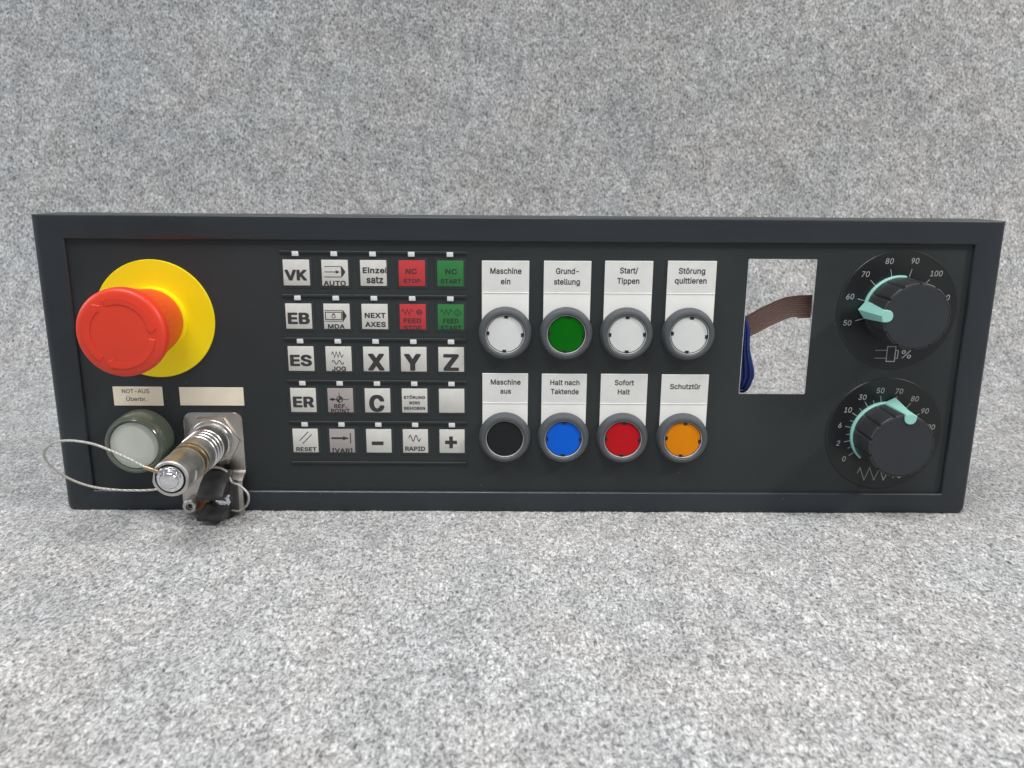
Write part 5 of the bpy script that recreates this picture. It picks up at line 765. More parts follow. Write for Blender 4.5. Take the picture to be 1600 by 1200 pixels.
link('cut_edge', edge_mesh(), M['alu_edge'], plate, label='bare bright metal edge of the rectangular opening')

# ---- membrane keypad
KX, KY, PX, PY, KW, KH = -118.2, 56.7, 19.19, 21.95, 13.14, 12.9
ridge_me = box(-46.5, 46.5, -0.75, 0.75, -0.2, 0.75, 'ridge', 0.45, 3)
for y in (60.2, 38.4, 16.3, -5.8, -27.8, -50.0):
    link('ridge', ridge_me, M['membrane'], panel, (-73.2, y, 0))
key_mes = {k: box(0, KW, -KH, 0, -0.1, 0.55, 'key_' + k, 0.22, 2) for k in ('key', 'key_grey', 'key_red', 'key_green')}
sur_me = prism(rr(-1.3, KW + 1.3, -KH - 1.3, 1.2, 0.8, 3), -0.1, 0.22, 'surround', 0.18, 2)
led_me = box(-1.62, 1.62, -1.2, 1.2, -0.1, 0.95, 'indicator', 0.22, 2)

def zig(P, x0, x1, y0, y1, n, w):
    pts = [(x0, (y0 + y1) / 2)]; st = (x1 - x0) / (n + 1)
    for i in range(n): pts.append((x0 + st * (i + 1) - st * .15, y1 if i % 2 == 0 else y0))
    pts.append((x1, (y0 + y1) / 2)); P.stroke(pts, w)
def sine(P, x0, x1, y0, y1, cyc, w):
    P.stroke([(x0 + (x1 - x0) * t / 40, (y0 + y1) / 2 + (y1 - y0) / 2 * math.sin(2 * math.pi * cyc * t / 40)) for t in range(41)], w)
def circ(P, cx, cy, r, w): P.stroke([(cx + r * math.cos(2 * math.pi * t / 28), cy + r * math.sin(2 * math.pi * t / 28)) for t in range(28)], w, True)
B_ = 'k'
def T(P, s, u0, u1, v0, v1, b=B_, fat=0.0):
    z = P.z
    for i, d in enumerate((0, 1, -1) if fat else (0,)):
        P.z = z + 0.004 * i; P.text(s, u0 + fat + d * fat, u1 - fat + d * fat, -v1, v1 - v0, b)
    P.z = z
def sym_auto(P):
    P.stroke([(1.4, -3.3), (9.9, -3.3)], .3); P.stroke([(1.5, -6.0), (7.3, -6.0)], .38); P.stroke([(1.3, -8.5), (9.9, -8.5)], .38)
    P.poly([(7.0, -6.9), (9.1, -6.0), (7.0, -5.1)]); P.poly([(9.7, -8.6), (10.2, -8.4), (11.9, -6.0), (10.2, -3.3), (9.7, -3.1)])
def sym_mda(P):
    P.stroke([(.5, -3.4), (9.6, -3.4)], .3); P.stroke([(.5, -8.9), (9.6, -8.9)], .3)
    P.stroke([(.9, -4.3), (9.1, -4.3), (9.1, -8.0), (.9, -8.0)], .4, True); P.poly([(9.5, -9.0), (10, -8.8), (11.7, -6.1), (10, -3.4), (9.5, -3.2)])
    circ(P, 5.0, -6.4, .85, .32); P.stroke([(4.6, -5.6), (4.6, -4.9)], .28); P.stroke([(5.05, -5.5), (5.05, -4.8)], .28); P.stroke([(5.5, -5.7), (5.5, -5.0)], .28)
def sym_ref(P):
    P.stroke([(1.0, -5.9), (11, -5.9)], .3); P.stroke([(6, -2.3), (6, -8.0)], .3); circ(P, 6.2, -5.9, 1.55, .4)
    P.poly([(.8, -5.9), (2.4, -5.1), (3.9, -5.6), (3.9, -6.2), (2.4, -6.7)]); P.poly([(6.1, -5.9)] + [(6.1 + 1.4 * math.cos(R_(a)), -5.9 + 1.4 * math.sin(R_(a))) for a in (0, 30, 60, 90)])
    P.poly([(6.1, -5.9)] + [(6.1 + 1.4 * math.cos(R_(a)), -5.9 + 1.4 * math.sin(R_(a))) for a in (180, 210, 240, 270)])
KEYS = [
 [('key', 'grey key printed VK', lambda P: T(P, 'VK', .7, 11.8, 5, 10.1, fat=0.16)),
  ('key', 'grey key printed AUTO under an arrow', lambda P: (sym_auto(P), T(P, 'AUTO', .75, 11.9, 10.4, 12.75))),
  ('key', 'grey key printed Einzelsatz', lambda P: (T(P, 'Einzel', 1.3, 13.6, 3.6, 6.4), T(P, 'satz', 3.0, 11.4, 8.0, 11.4))),
  ('key_red', 'red key printed NC STOP', lambda P: (T(P, 'NC', 3.4, 9.1, 4.1, 6.7), T(P, 'STOP', 2.3, 10.7, 9.2, 11.1))),
  ('key_green', 'green key printed NC START', lambda P: (T(P, 'NC', 4.1, 9.9, 4.1, 6.7), T(P, 'START', 1.7, 12.0, 9.2, 11.3)))],
 [('key', 'grey key printed EB', lambda P: T(P, 'EB', 1, 12.1, 4.6, 10.2, fat=0.16)),
  ('key', 'grey key printed MDA under a hand symbol', lambda P: (sym_mda(P), T(P, 'MDA', 1.9, 10.4, 10.4, 12.6))),
  ('key', 'grey key printed NEXT AXES', lambda P: (T(P, 'NEXT', 1.5, 12.1, 4.5, 7.0), T(P, 'AXES', 1.6, 12.0, 9.1, 11.6))),
  ('key_red', 'red key printed FEED STOP', lambda P: (zig(P, .9, 7.0, -5.3, -2.5, 5, .32), circ(P, 9.9, -4.0, 1.2, .5), P.stroke([(9.0, -4), (10.8, -4)], .6), T(P, 'FEED', 1.9, 10.8, 7.2, 9.5), T(P, 'STOP', 1.9, 10.8, 10.9, 13.1))),
  ('key_green', 'green key printed FEED START', lambda P: (zig(P, 1.4, 7.7, -5.3, -2.5, 5, .32), P.stroke([(8.3, -4.1), (10.1, -2.3), (11.9, -4.1), (10.1, -5.9)], .3, True), P.stroke([(10.1, -3.3), (10.1, -4.9)], .35), T(P, 'FEED', 2.7, 10.6, 7.2, 9.5), T(P, 'START', 1.4, 12.0, 10.8, 13.0)))],
 [('key', 'grey key printed ES', lambda P: T(P, 'ES', .95, 12.1, 4.4, 10, fat=0.16)),
  ('key', 'grey key printed JOG under a zigzag and a wave', lambda P: (zig(P, 3.0, 9.2, -5.6, -2.7, 6, .34), sine(P, 3.1, 9.2, -9.2, -7.2, 2, .4), T(P, 'JOG', 3.0, 10.2, 10.4, 12.8))),
  ('key', 'grey key printed X', lambda P: T(P, 'X', 2.3, 10.8, 3.6, 12.0, fat=0.34)),
  ('key', 'grey key printed Y', lambda P: T(P, 'Y', 1.7, 10.3, 3.6, 12.0, fat=0.34)),
  ('key', 'grey key printed Z', lambda P: T(P, 'Z', 2.5, 10.5, 3.6, 12.0, fat=0.34))],
 [('key', 'grey key printed ER', lambda P: T(P, 'ER', 1.2, 12.1, 4.5, 10, fat=0.16)),
  ('key_grey', 'dim grey key printed REF. POINT', lambda P: (sym_ref(P), T(P, 'REF.', 3.2, 9.7, 8.4, 10.5), T(P, 'POINT', 1.4, 11.2, 11, 13.1))),
  ('key', 'grey key printed C', lambda P: T(P, 'C', 2.2, 10.1, 3.5, 12.0, fat=0.34)),
  ('key', 'grey key printed STÖRUNG WIRD BEHOBEN', lambda P: (T(P, 'STÖRUNG', 1, 12, 3.9, 5.4), T(P, 'WIRD', 3.6, 9.4, 6.8, 8.3), T(P, 'BEHOBEN', 1.1, 12, 9.7, 11.2))),
  ('key', 'blank grey key', None)],
 [('key', 'grey key printed RESET under two slanted strokes', lambda P: (P.stroke([(3.5, -6.5), (8.3, -1.5)], .42), P.stroke([(5.0, -8.1), (9.9, -3.0)], .42), T(P, 'RESET', 1.5, 12.2, 10, 12.2))),
  ('key_grey', 'dim grey key printed [VAR] under an arrow', lambda P: (P.stroke([(1, -5), (7.2, -5)], 1.0), P.poly([(7, -6.1), (10.4, -5), (7, -3.9)]), P.stroke([(11, -2.1), (11, -7.9)], .5), T(P, '[VAR]', 1.3, 11.7, 10.6, 12.9))),
  ('key', 'grey key printed with a minus sign', lambda P: P.stroke([(2.8, -7.7), (9.0, -7.7)], 2.0)),
  ('key', 'grey key printed RAPID under a wave', lambda P: (sine(P, 3.1, 9.2, -6.5, -3.2, 2, .45), T(P, 'RAPID', 1.1, 11.6, 9.4, 11.7))),
  ('key', 'grey key printed with a plus sign', lambda P: (P.stroke([(2.9, -7.0), (9.2, -7.0)], 1.9), P.stroke([(6.05, -3.7), (6.05, -6.05)], 1.9), P.stroke([(6.05, -7.95), (6.05, -10.3)], 1.9)))]]
for j, row in enumerate(KEYS):
    for i, (km, lab, fn) in enumerate(row):
        x, y = KX + i * PX, KY - j * PY - (0.3 - 0.0)
        k = link('key', key_mes[km], M[km], panel, (x, y, 0.0), label=lab)
        link('key_surround', sur_me, M['pad'], k)
        if fn:
            P = Print(0.60); fn(P); P.clip(0.1, KW - 0.1, -KH + 0.1, -0.1)
            ink = M['ink'] if km in ('key', 'key_grey') else M['ink_red'] if km == 'key_red' else M['ink_green']
            link('legend', P.mesh('legend'), ink, k)
        link('indicator_light', led_me, M['led'], panel, (x + KW / 2 - (0.1 if j < 2 else 0), y + 3.0 - 0.13 * j, 0))

# ---- push buttons with their name tags
bez_me = lathe([(10.0, 0.2), (9.95, 4.3), (10.15, 5.0), (10.6, 5.35), (11.6, 5.35), (12.1, 5.1), (12.9, 3.6), (13.35, 2.0), (13.5, 1.2), (13.5, -0.1)], 72, 'bezel')
inr_me = lathe([(9.93, 0.3), (9.93, 4.5), (9.75, 4.65), (9.55, 4.4), (9.5, 0.3)], 72, 'inner_ring')
gap_me = lathe([(9.6, 2.4), (0, 2.4)], 72, 'gap')  # near-black disc under the lens, stands in for shade in the ring gap
lens_me = {}
def lens(c):
    if c not in lens_me: lens_me[c] = lathe([(9.15, 2.5), (9.15, 4.0), (8.95, 4.25), (6, 4.4), (0, 4.45)], 64, 'lens_' + c)
    return lens_me[c]
clip_me = box(8.0, 9.5, -0.95, 0.95, 3.8, 4.5, 'clip', 0.1, 1)
BX = (-7.3, 23.45, 54.15, 85.5)
TAGS = [[(-19.1, 23.65, 56.5, [('Maschine', 4.2, 19.8, 6.4), ('ein', 9.5, 14.3, 11.6)], 'white', 'white push button'),
         (11.9, 23.6, 56.6, [('Grund-', 6.0, 17.4, 6.4), ('stellung', 5.1, 18.1, 11.7)], 'green', 'green push button'),
         (42.4, 24.0, 56.8, [('Start/', 7.5, 16.5, 6.1), ('Tippen', 6.3, 17.4, 11.3)], 'white', 'white push button'),
         (73.8, 24.4, 57.0, [('Störung', 5.5, 18.8, 6.3), ('quittieren', 3.8, 19.8, 11.2)], 'white', 'white push button')],
        [(-18.9, 23.5, -1.1, [('Maschine', 4.3, 19.7, 5.8), ('aus', 9.2, 14.8, 10.6)], 'black', 'black push button'),
         (11.7, 23.2, -1.2, [('Halt nach', 4.4, 19.5, 5.8), ('Taktende', 4.7, 19.2, 10.6)], 'blue', 'blue push button'),
         (42.2, 24.1, -1.1, [('Sofort', 7.2, 17.1, 5.8), ('Halt', 8.9, 15.2, 10.7)], 'red', 'red push button'),
         (73.6, 24.3, -1.2, [('Schutztür', 4.5, 20.3, 7.6)], 'amber', 'amber push button')]]
for j in range(2):
    cy = (20.1, -35.2)[j]
    for i, (tx, tw, ty, lines, colr, lab) in enumerate(TAGS[j]):
        words = ' '.join(l[0] for l in lines)
        bot = cy + 1.5; fold = (40.6, -16.8)[j]
        tg = link('name_tag', box(0, tw, bot - ty, 0, 0.02, 0.75, 'name_tag', 0.12, 1), M['tag'], panel, (tx, ty, 0), label='white name tag reading ' + words)
        link('paper_insert', box(0.12, tw - 0.12, fold - ty + 0.2, -0.12, 0.6, 0.80, 'paper_insert', 0.03, 1), M['paper'], tg)
        link('fold_line', box(0.05, tw - 0.05, fold - ty - 0.25, fold - ty + 0.2, 0.5, 0.98, 'fold_line', 0.1, 1), M['tag'], tg)
        P = Print(0.84)
        for s_, u0, u1, base in lines: P.text(s_, u0, u1, -base, 2.85 if j == 0 else 2.7, 't')
        link('lettering', P.mesh('lettering'), M['ink_dark'], tg)
        cx = (tx + tw / 2 + BX[i]) / 2
        pb = link('push_button', bez_me, M['bezel'], panel, (cx, cy, 0.0), label=lab + ' in a grey ring below the tag ' + words)
        link('inner_ring', inr_me, M['bezel_in'], pb); link('gap_shade_disc', gap_me, M['gap'], pb)
        link('lens', lens(colr), M['lens_' + colr], pb)
        if colr != 'black':
            a0 = random.uniform(-6, 4)
            for q in range(4): link('clip', clip_me, M['gap'], pb, rotz=R_(a0 + 90 * q))

# ---- emergency stop
es = link('emergency_stop', lathe([(0, -0.1), (30, -0.1), (30, 0.7), (29.8, 0.95), (14, 1.0)], 128, 'yellow_disc'), M['yellow'], panel, (-184.1, 26.0, 0), label='emergency stop with red mushroom head on a round yellow disc')
link('collar', lathe([(16.6, 0.9), (16.5, 3.2), (16.2, 4.4), (15, 4.9)], 96, 'collar'), M['yellow'], es)
def head_mesh():
    bm = bmesh.new(); prof = [(14.6, 4.6), (15.8, 5.0), (16.3, 7), (17.3, 16), (18.6, 25), (18.9, 28.5), (19.3, 31.5), (19.9, 32.4), (20.5, 33.4), (20.75, 34.6), (20.75, 37.6), (20.6, 38.7), (20.15, 39.5), (19.4, 40.0), (18.4, 40.3), (16.5, 40.5), (12, 40.75), (6, 40.85), (0, 40.9)]
    seg = 144; rings = []
    for r, z in prof:
        if r == 0: rings.append([bm.verts.new((0, 0, z))]); continue
        row = []
        for k in range(seg):
            a = 2 * math.pi * k / seg; q = r
            if 26 < z < 32: q += 0.14 * (1 if (k // 2) % 2 else -1)
            row.append(bm.verts.new((q * math.cos(a), q * math.sin(a), z)))
        rings.append(row)
    for A, B in zip(rings[:-1], rings[1:]):
        for k in range(seg):
            l = (k + 1) % seg
            if len(B) == 1: bm.faces.new((A[k], A[l], B[0]))
            else: bm.faces.new((A[k], A[l], B[l], B[k]))
    return finish(bm, 'mushroom_head', ang=50)
head = link('mushroom_head', head_mesh(), M['red'], es)
def arrow_mesh(a0, a1, r0=13.5, r1=16.4):
    outer = [(r1 * math.cos(R_(a0 + (a1 - a0) * t / 20)), r1 * math.sin(R_(a0 + (a1 - a0) * t / 20))) for t in range(21)]
    inner = [(r0 * math.cos(R_(a1 + (a0 - a1) * t / 20)), r0 * math.sin(R_(a1 + (a0 - a1) * t / 20))) for t in range(21)]
    e = a1 + (-9 if a1 < a0 else 9)
    tip = [((r1 + 1.1) * math.cos(R_(a1)), (r1 + 1.1) * math.sin(R_(a1))), ((r0 + r1) / 2 * math.cos(R_(e)), (r0 + r1) / 2 * math.sin(R_(e))), ((r0 - 1.1) * math.cos(R_(a1)), (r0 - 1.1) * math.sin(R_(a1)))]
    pts = outer + tip + inner
    if a1 < a0: pts = pts[::-1]
    return prism(pts, 40.1, 40.95, 'arrow_mark', 0.14, 1)
for a0, a1 in ((112, 10), (-10, -108), (232, 130)):
    link('arrow_mark', arrow_mesh(a0, a1), M['red'], es)

# ---- cream labels
lb = link('paper_label', box(0, 25.4, -10.1, 0, -0.02, 0.25, 'paper_label', 0.06, 1), M['cream'], panel, (-209.5, -9.25, 0), label='cream paper label reading NOT-AUS Überbr.')
P = Print(0.29); P.text('NOT-AUS', 4.6, 18.7, -3.4, 2.15, 'r'); P.text('Überbr.', 6.5, 17.0, -7.6, 2.15, 'r')
link('lettering', P.mesh('lettering'), M['ink_dark'], lb)
link('paper_label', box(0, 33.0, -9.7, 0, -0.02, 0.25, 'paper_label_blank', 0.06, 1), M['cream'], panel, (-175.4, -9.4, 0), label='blank cream paper label above the connector')

# ---- milky illuminated button
ib = link('signal_button', lathe([(15.9, -0.1), (15.9, 4), (15.7, 9), (15.3, 11.4), (14.6, 12.7), (13.7, 13.1), (12.9, 12.8), (12.5, 11.6), (12.4, 9)], 96, 'signal_button'), M['green_ring'], panel, (-196.0, -37.2, 0), label='round milky white button in a smoky green ring')
link('lens', lathe([(12.45, 9.5), (12.3, 11.9), (11.9, 12.2), (6, 12.4), (0, 12.45)], 80, 'milky'), M['white_lens'], ib)
link('rim', lathe([(13.0, 12.6), (13.2, 13.25), (13.7, 13.3), (14.1, 12.8)], 96, 'rim'), M['green_ring'], ib)

# ---- rotary override dials
def teal_arc(a0, a1): return lathe([(16.2, 0.25), (17.6, 0.25), (17.6, 2.0), (17.2, 2.4), (16.2, 2.4)], 60, 'arc', closed=True, a0=a0, a1=a1)
def knob_mesh():
    bm = bmesh.new(); seg = 288; rings = []
    prof = [(16.9, 0.25, 0), (16.9, 2.2, 0), (16.6, 2.7, .3), (16.6, 4.2, 1), (16.55, 12, 1), (16.45, 20.2, 1), (16.3, 21.1, 1), (15.95, 21.5, .8), (15.6, 21.5, 0.2), (15.5, 20.8, 0), (0, 20.8, 0)]
    for r, z, g in prof:
        if r == 0: rings.append([bm.verts.new((0, 0, z))]); continue
        row = []
        for k in range(seg):
            a = 360 * k / seg; d = abs((a + 15) % 30 - 15) * math.pi / 180 * r
            q = r - g * 1.1 * max(0, 1 - (d / 0.8) ** 2)
            row.append(bm.verts.new((q * math.cos(R_(a)), q * math.sin(R_(a)), z)))
        rings.append(row)
    for A, B in zip(rings[:-1], rings[1:]):
        for k in range(seg):
            l = (k + 1) % seg
            if len(B) == 1: bm.faces.new((A[k], A[l], B[0]))
            else: bm.faces.new((A[k], A[l], B[l], B[k]))
    return finish(bm, 'knob', ang=50)
knob_me = knob_mesh()
cap_me = lathe([(15.5, 20.6), (15.5, 21.35), (15.3, 21.55), (0, 21.6)], 96, 'cap')
dial_me = lathe([(30.3, -0.1), (30.3, 0.3), (30.1, 0.5), (29.5, 0.55), (28.7, 0.3), (0, 0.3)], 160, 'dial')
def pointer_mesh():
    bm = bmesh.new()
    base = [(14, -4.4), (16.9, -4.4), (20.3, 0), (16.9, 4.4), (14, 4.4), (13.2, 3), (12.8, 1.5), (12.6, 0), (12.8, -1.5), (13.2, -3)]
    top = [(14.8, -3.0), (16.6, -2.9), (17.4, 0), (16.6, 2.9), (14.8, 3.0), (13.2, 2.6), (12.2, 1.6), (11.8, 0), (12.2, -1.6), (13.2, -2.6)]
    A = [bm.verts.new((x, y, 1.2)) for x, y in base]; A2 = [bm.verts.new((x, y, 2.6)) for x, y in base]; B = [bm.verts.new((x, y, 22.3)) for x, y in top]
    for P_, Q in ((A, A2), (A2, B)):
        for i in range(10): bm.faces.new((P_[i], P_[(i + 1) % 10], Q[(i + 1) % 10], Q[i]))
    t = bm.faces.new(B); bm.faces.new(A[::-1])
    bmesh.ops.bevel(bm, geom=list(t.edges), offset=0.3, segments=2, profile=0.5, affect='EDGES')
    return finish(bm, 'pointer', ang=18)
point_me = pointer_mesh()
def dial(cx, cy, nums, r_num, tick0, tick1, minors, arc, pang, extra, lab, grot, capn):
    d = link('override_dial', dial_me, M['dial'], panel, (cx, cy, 0), label=lab)
    P = Print(0.36)
    for s_, a in nums:
        x, y = r_num * math.cos(R_(a)), r_num * math.sin(R_(a))
        if s_ == '110': x -= 2.0
        P.text(s_, x, 0.92, y - capn / 2, capn, 'r', slant=0.12, center=True)
        P.stroke([(tick0 * math.cos(R_(a)), tick0 * math.sin(R_(a))), (tick1 * math.cos(R_(a)), tick1 * math.sin(R_(a)))], 0.32)
    for a in minors: P.stroke([(tick0 * math.cos(R_(a)), tick0 * math.sin(R_(a))), ((tick1 - 1.2) * math.cos(R_(a)), (tick1 - 1.2) * math.sin(R_(a)))], 0.26)
    extra(P, cx, cy)
    link('dial_print', P.mesh('dial_print'), M['dial_print'], d)
    k = link('knob', knob_me, M['knob'], d, rotz=grot)
    link('teal_arc', teal_arc(*arc), M['teal'], d)
    link('knob_cap', cap_me, M['cap'], d); link('pointer', point_me, M['teal'], d, rotz=R_(pang), label='mint green pointer of the knob')
def ex_top(P, cx, cy):
    f = lambda pts: [(x - cx, y - cy) for x, y in pts]
    P.stroke(f([(182.6, 12.1), (188.6, 12.1)]), .32); P.stroke(f([(182.6, 8.0), (188.6, 8.0)]), .32)
    P.stroke(f([(188.7, 6.3), (193.0, 6.3), (193.0, 14.1), (188.7, 14.1)]), .45, True); P.stroke(f([(193.1, 12.1), (194.4, 12.1), (194.4, 8.0), (193.1, 8.0)]), .4)
    P.text('%', 195.9 - cx, 201.2 - cx, 8.0 - cy, 4.2, 'r', slant=0.12)
def ex_bot(P, cx, cy):
    P.stroke([(x - cx, y - cy) for x, y in [(180.4, -54.6), (181.6, -51.5), (184.3, -58.4), (186.7, -51.5), (189.6, -58.4), (192, -51.5), (194.7, -58.4), (196.6, -53.5)]], .36)
    P.text('%', 198.6 - cx, 204 - cx, -57 - cy, 4.4, 'r', slant=0.12)
dial(191.3, 32.9, [('50', 195), ('60', 164.7), ('70', 135), ('80', 105.3), ('90', 76.2), ('100', 46.8), ('110', 15)], 25.6, 17.2, 21.4, [], (83, 166), 179, ex_top,
     'upper override dial numbered 50 to 110, mint pointer turned left', 0, 2.75)
dial(191.8, -32.7, [('0', -144.6), ('2', -167.5), ('6', 168.8), ('10', 147), ('30', 123.6), ('50', 100.2), ('70', 76.5), ('80', 53.5), ('90', 32), ('100', 9.5)], 23.9, 17.2, 20.9,
     [-156, -179, 158, 135.4, 111.8], (88, 228), 80.5, ex_bot, 'lower override dial numbered 0 to 100, mint pointer turned up', R_(-11), 2.75)

# ---- bracket, nut and clip of the connector
br = link('socket_bracket', prism(rr(-174.2, -143.7, -54.5, -22.6, [1, 1, 4.5, 4.5], 6), 0.02, 1.3, 'socket_bracket', 0.25, 2), M['steel'], panel, label='worn stainless bracket plate behind the connector')
def step_mesh():
    bm = bmesh.new(); prof = [(-53.8, 0.2), (-53.8, 1.25), (-55.0, 2.2), (-56.2, 6.2), (-57.4, 8.3), (-58.4, 8.5), (-58.4, 7.3), (-57.2, 5.0), (-56.2, 1.0), (-55.0, 0.2)]
    for x0, x1 in ((-152.0, -143.7),):
        A = [bm.verts.new((x0, y, z)) for y, z in prof]; B = [bm.verts.new((x1, y, z)) for y, z in prof]
        bm.faces.new(A); bm.faces.new(B[::-1]); n = len(A)
        for i in range(n): bm.faces.new((A[i], B[i], B[(i + 1) % n], A[(i + 1) % n]))
    return finish(bm, 'step', ang=25)
link('bent_arm', step_mesh(), M['steel'], br)
low = rr(-175.2, -143.7, -75.8, -58.0, [4.0, 1.5, .4, .4], 6)
link('lower_plate', prism([(x - (1.2 if False else 0), y) for x, y in low], 7.3, 8.5, 'lower_plate', 0.25, 2), M['steel'], br)
link('side_arm', prism([(-175.2, -58.2), (-160.5, -58.2), (-160.5, -55.5), (-163.0, -49.0), (-174.2, -49.0)], 7.3, 8.5, 'side_arm', 0.2, 1), M['steel'], br)
CXP, CYP = -159.0, -37.3
hexp = [(14.3 * math.cos(R_(60 * k)), 14.3 * math.sin(R_(60 * k))) for k in range(6)]
link('hex_nut', prism(hexp, 1.3, 4.6, 'hex_nut', 0.35, 2), M['steel'], br, (CXP, CYP, 0))
link('nut_face', lathe([(10.4, 4.5), (10.5, 4.95), (11.3, 4.95), (11.7, 4.5)], 72, 'nut_face'), M['steel'], br, (CXP, CYP, 0))
link('socket_collar', lathe([(10.3, 4.0), (10.3, 6.8), (10.0, 7.6), (9.3, 7.9), (7, 7.9)], 72, 'socket_collar'), M['nickel'], br, (CXP, CYP, 0))
def pad_mesh(pts, x0, x1, sh=0):
    bm = bmesh.new(); A = [bm.verts.new((x0 + sh * z, y, z)) for y, z in pts]; B = [bm.verts.new((x1 + sh * z, y, z)) for y, z in pts]
    bm.faces.new(A); bm.faces.new(B[::-1]); n = len(A)
    for i in range(n): bm.faces.new((A[i], B[i], B[(i + 1) % n], A[(i + 1) % n]))
    bmesh.ops.bevel(bm, geom=list(bm.edges), offset=0.35, segments=2, profile=0.5, affect='EDGES')
    return finish(bm, 'rubber_clip', ang=30)
link('rubber_clip', pad_mesh([(-50.8, 8.4), (-55.0, 17.5), (-60.0, 24.5), (-62.0, 24.5), (-58.5, 14), (-57, 8.4)], -161.5, -148.2, -0.03), M['rubber'], br, label='upper black rubber clip')
link('rubber_clip', pad_mesh([(-68.0, 8.4), (-68.8, 14), (-71.4, 23.0), (-73.9, 23.0), (-74.4, 14), (-74.4, 8.4)], -161.0, -147.6, -0.11), M['rubber'], br, label='lower black rubber clip')
link('clip_body', box(-158.5, -146.0, -75.0, -56.5, 8.4, 12.5, 'clip_body', 0.5, 2), M['rubber'], br)
scr = lathe([(3.7, 0), (3.7, 6.2), (3.2, 6.9), (1.9, 6.9), (1.8, 5.2), (0, 5.2)], 32, 'socket_screw')
link('socket_screw', scr, M['nickel_dull'], br, (-169.6, -69.3, 8.4))
link('screw_shank', lathe([(1.3, 5.3), (1.0, 6.2), (0, 6.3)], 6, 'screw_shank'), M['rubber'], br, (-169.6, -69.3, 8.4))
link('round_screw', lathe([(4.2, 0), (4.2, 1.2), (3.7, 2.4), (2.2, 3.0), (1.6, 2.6), (0, 2.2)], 32, 'round_screw'), M['chrome'], br, (-152.3, -66.2, 12.4))
link('copper_tab', prism([(-167.4, -72.6), (-160.2, -72.6), (-159.6, -69.4), (-160.6, -67.4), (-166, -66.6)], 8.4, 10.6, 'copper_tab', 0.5, 2), M['copper'], br)
link('metal_tab', prism([(-167, -63.6), (-160.4, -63.6), (-160.4, -67.2), (-164.4, -66.6)], 8.4, 12.2, 'metal_tab', 0.2, 1), M['steel'], br)

# ------------------------------------------------------------------ connector plug (lifts out of its socket)
plug = empty('connector_plug', 'nickel plated round connector plug with a wire rope tether, plugged in at lower left', 'plug', (CXP, CYP, 7.9))
zz = lambda pr: [(r, z - 7.9) for r, z in pr]
link('plug_barrel', lathe(zz([(6, 8.0), (9.5, 8.1), (9.6, 8.6), (9.5, 12.8), (8.5, 13.2), (8.5, 28.5)]), 72, 'plug_barrel'), M['nickel_dark'], plug)
ring_me = lathe([(8.4, -0.65), (9.2, -0.5), (9.6, -0.1), (9.6, 0.2), (9.3, 0.5), (8.4, 0.6)], 72, 'grip_ring')
for z in (14.8, 18.4, 22.0, 25.6): link('grip_ring', ring_me, M['nickel'], plug, (0, 0, z - 7.9))
link('smooth_sleeve', lathe(zz([(8.5, 26.9), (9.2, 27.1), (9.35, 27.7), (9.3, 33.8), (9.0, 34.4), (8.4, 34.5)]), 72, 'smooth_sleeve'), M['nickel_dull'], plug)
link('brass_band', lathe(zz([(8.4, 34.2), (9.15, 34.5), (9.15, 36.2), (8.7, 36.4), (8.7, 38.8), (9.0, 39.0), (9.0, 40.9), (8.2, 41.2)]), 72, 'brass_band'), M['brass'], plug)
def endsleeve():
    bm = bmesh.new(); seg = 96; rings = []
    for r, z, fl in ((8.2, 41.0, 9), (8.7, 41.2, 9), (8.8, 42.0, 9), (8.8, 50.5, 9), (8.75, 51.0, 8.0), (8.75, 58.6, 8.0), (8.5, 59.6, 7.9), (8.0, 60.0, 7.6), (7.0, 60.0, 7.2), (6.8, 59.2, 9), (6.7, 55.0, 9)):
        row = []
        for k in range(seg):
            a = 2 * math.pi * k / seg; x, y = r * math.cos(a), r * math.sin(a)
            c, s = math.cos(R_(-12)), math.sin(R_(-12)); u = x * c + y * s; v = -x * s + y * c
            u = max(-fl, min(fl, u)); row.append(bm.verts.new((u * c - v * s, u * s + v * c, z - 7.9)))
        rings.append(row)
    for A, B in zip(rings[:-1], rings[1:]):
        for k in range(seg): bm.faces.new((A[k], A[(k + 1) % seg], B[(k + 1) % seg], B[k]))
    return finish(bm, 'end_sleeve', ang=35)
link('end_sleeve', endsleeve(), M['nickel_dull'], plug)
link('end_gap', lathe(zz([(6.75, 57.2), (0, 57.2)]), 48, 'end_gap'), M['gap'], plug)
cap_o = link('end_cap', lathe(zz([(6.3, 57), (6.3, 59.6), (6.1, 60.2), (5.0, 60.5), (4.5, 60.6), (4.3, 61.8), (3.6, 62.6), (2.0, 62.9), (0, 63.0)]), 24, 'end_cap'), M['chrome'], plug)
rel = lambda pts: [(x - CXP, y - CYP, z - 7.9) for x, y, z in pts]
link('rope_eye', tube(rel([(-163.6, -33.2, 61.2), (-161.5, -31.9, 62.2), (-158.3, -31.8, 62.4), (-155.2, -33.6, 62.2), (-153.9, -36.5, 61.8)]), 0.42, 'rope_eye', 8), M['chrome'], plug)
link('ferrule', tube(rel([(-169.2, -30.9, 62.0), (-166.6, -31.9, 61.9), (-163.6, -33.2, 61.6)]), 0.95, 'ferrule', 10), M['brass'], plug)
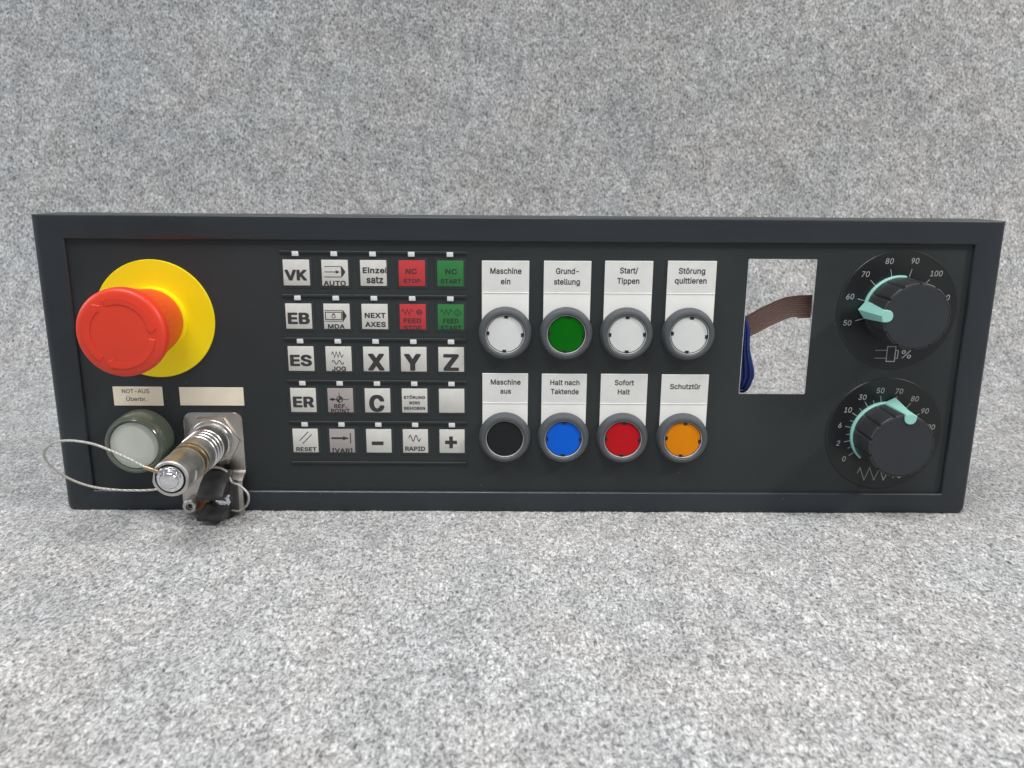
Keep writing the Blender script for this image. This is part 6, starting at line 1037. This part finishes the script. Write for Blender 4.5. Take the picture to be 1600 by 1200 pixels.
loop = [(-169.0, -31.0, 62.0), (-176.6, -27.2, 61.0), (-185.1, -24.1, 59.0), (-193.2, -22.1, 56.5), (-201.9, -21.6, 53.5), (-209.3, -22.3, 50.5), (-216.0, -24.0, 48.0), (-221.0, -27.2, 45.5), (-224.0, -30.6, 43.5), (-225.2, -35.1, 41.0), (-223.7, -39.6, 38.5), (-221.4, -43.5, 36.5), (-218.5, -47.3, 34.0), (-213.4, -51.3, 31.0), (-206.6, -54.4, 28.0), (-195.5, -56.5, 25.0), (-182.4, -57.0, 22.0), (-174, -55.0, 17), (-166, -51.5, 12), (-158, -49.5, 10), (-152, -51.0, 9.6), (-149.2, -53.8, 11.5),
        (-146.9, -56.2, 14.0), (-143.1, -56.7, 16.0), (-140.1, -58.7, 17.0), (-138.0, -61.0, 18.0), (-137.9, -64.1, 18.0), (-139.3, -67.2, 17.0), (-142.1, -70.2, 15.0), (-145.1, -71.9, 14.0), (-149.1, -72.3, 12.0)]
link('tether_rope', tube(rel(loop), 0.52, 'tether_rope', 12, 14, twist=0.35), M['wire_rope'], plug, label='thin steel wire rope looping out to the left')

# ------------------------------------------------------------------ things seen through the rectangular opening
def strip_mesh():
    # ten moulded conductors side by side, following a centre line; w is the half width vector at each station
    st = [((166, 32.6, -14), (0, -6.1)), ((153, 32.4, -14), (0.2, -6.1)), ((146.5, 32.2, -14.2), (0.6, -6.0)), ((141.6, 32.0, -14.6), (2.4, -5.2)), ((137, 30.2, -15), (2.9, -4.9)), ((130, 26.6, -15.6), (2.7, -5.0)),
          ((124, 23.0, -16), (2.3, -5.1)), ((118, 19.6, -16.5), (1.9, -5.2)), ((110, 16.0, -17), (1.6, -5.2))]
    bm = bmesh.new(); rows = []; n = 10
    for (c, w) in st:
        row_f, row_b = [], []
        for i in range(n * 6 + 1):
            t = i / (n * 6) * 2 - 1; ph = (i % 6) / 6; z = 0.62 * math.sqrt(max(0, 1 - (2 * ph - 1) ** 2)) if i % 6 else 0.0
            x, y = c[0] + w[0] * t, c[1] + w[1] * t
            row_f.append(bm.verts.new((x, y, c[2] + z + 0.06))); row_b.append(bm.verts.new((x, y, c[2] - z - 0.06)))
        rows.append(row_f + row_b[::-1])
    for A, B in zip(rows[:-1], rows[1:]):
        m = len(A)
        for i in range(m): bm.faces.new((A[i], A[(i + 1) % m], B[(i + 1) % m], B[i]))
    bm.faces.ensure_lookup_table(); q = n * 6
    for k, f in enumerate(bm.faces):
        i = k % (2 * (q + 1))
        if i < q and i % 6 in (0, 5) and 0 < i < q - 1: f.material_index = 1
    bm.faces.new(rows[0]); bm.faces.new(rows[-1][::-1])
    me = finish(bm, 'ribbon_cable', ang=70); me.materials.append(M['ribbon']); me.materials.append(M['ribbon_joint']); return me
rb = link('ribbon_cable', strip_mesh(), M['ribbon'])
rb.matrix_world = ROOT
rb['label'] = 'brown ribbon cable crossing behind the rectangular opening'; rb['category'] = 'cable'
wr = empty('wire_bundle', 'bundle of thin dark blue wires hanging at the left of the rectangular opening', 'wires', (116, 10, -10))
for i in range(9):
    r2 = random.Random(i * 3 + 1); o = r2.uniform(-0.6, 0.6); k = i / 8
    zf = -8.0 - 1.5 * (i % 3)
    e = 114.2 - 0.291 * zf - 1.0                     # just inside the left edge of the opening as the wire passes behind it
    P_ = [(e - 2.5, 41, zf), (e - 0.6 + 0.8 * k, 31 - 2 * k, zf), (e + 0.4 + 3.2 * k, 21 + o, zf), (e + 0.7 + 3.9 * k, 10 + o, zf), (e + 1.1 + 6.8 * k + o * .6, -1 - 1.5 * k, zf), (e + 1.4 + 5.3 * k, -5.0 - 3.2 * k, zf), (e + 0.9 + 3.4 * k, -8.5 - 4.0 * k, zf), (e - 0.8, -9.5 - 4.4 * k, zf - 1), (e - 5, -12.8 - 2 * k, zf - 2)]
    link('wire', tube([(x - 116, y - 10, z + 10) for x, y, z in P_], 0.62, 'wire', 8, 6), M['blue_wire'], wr)
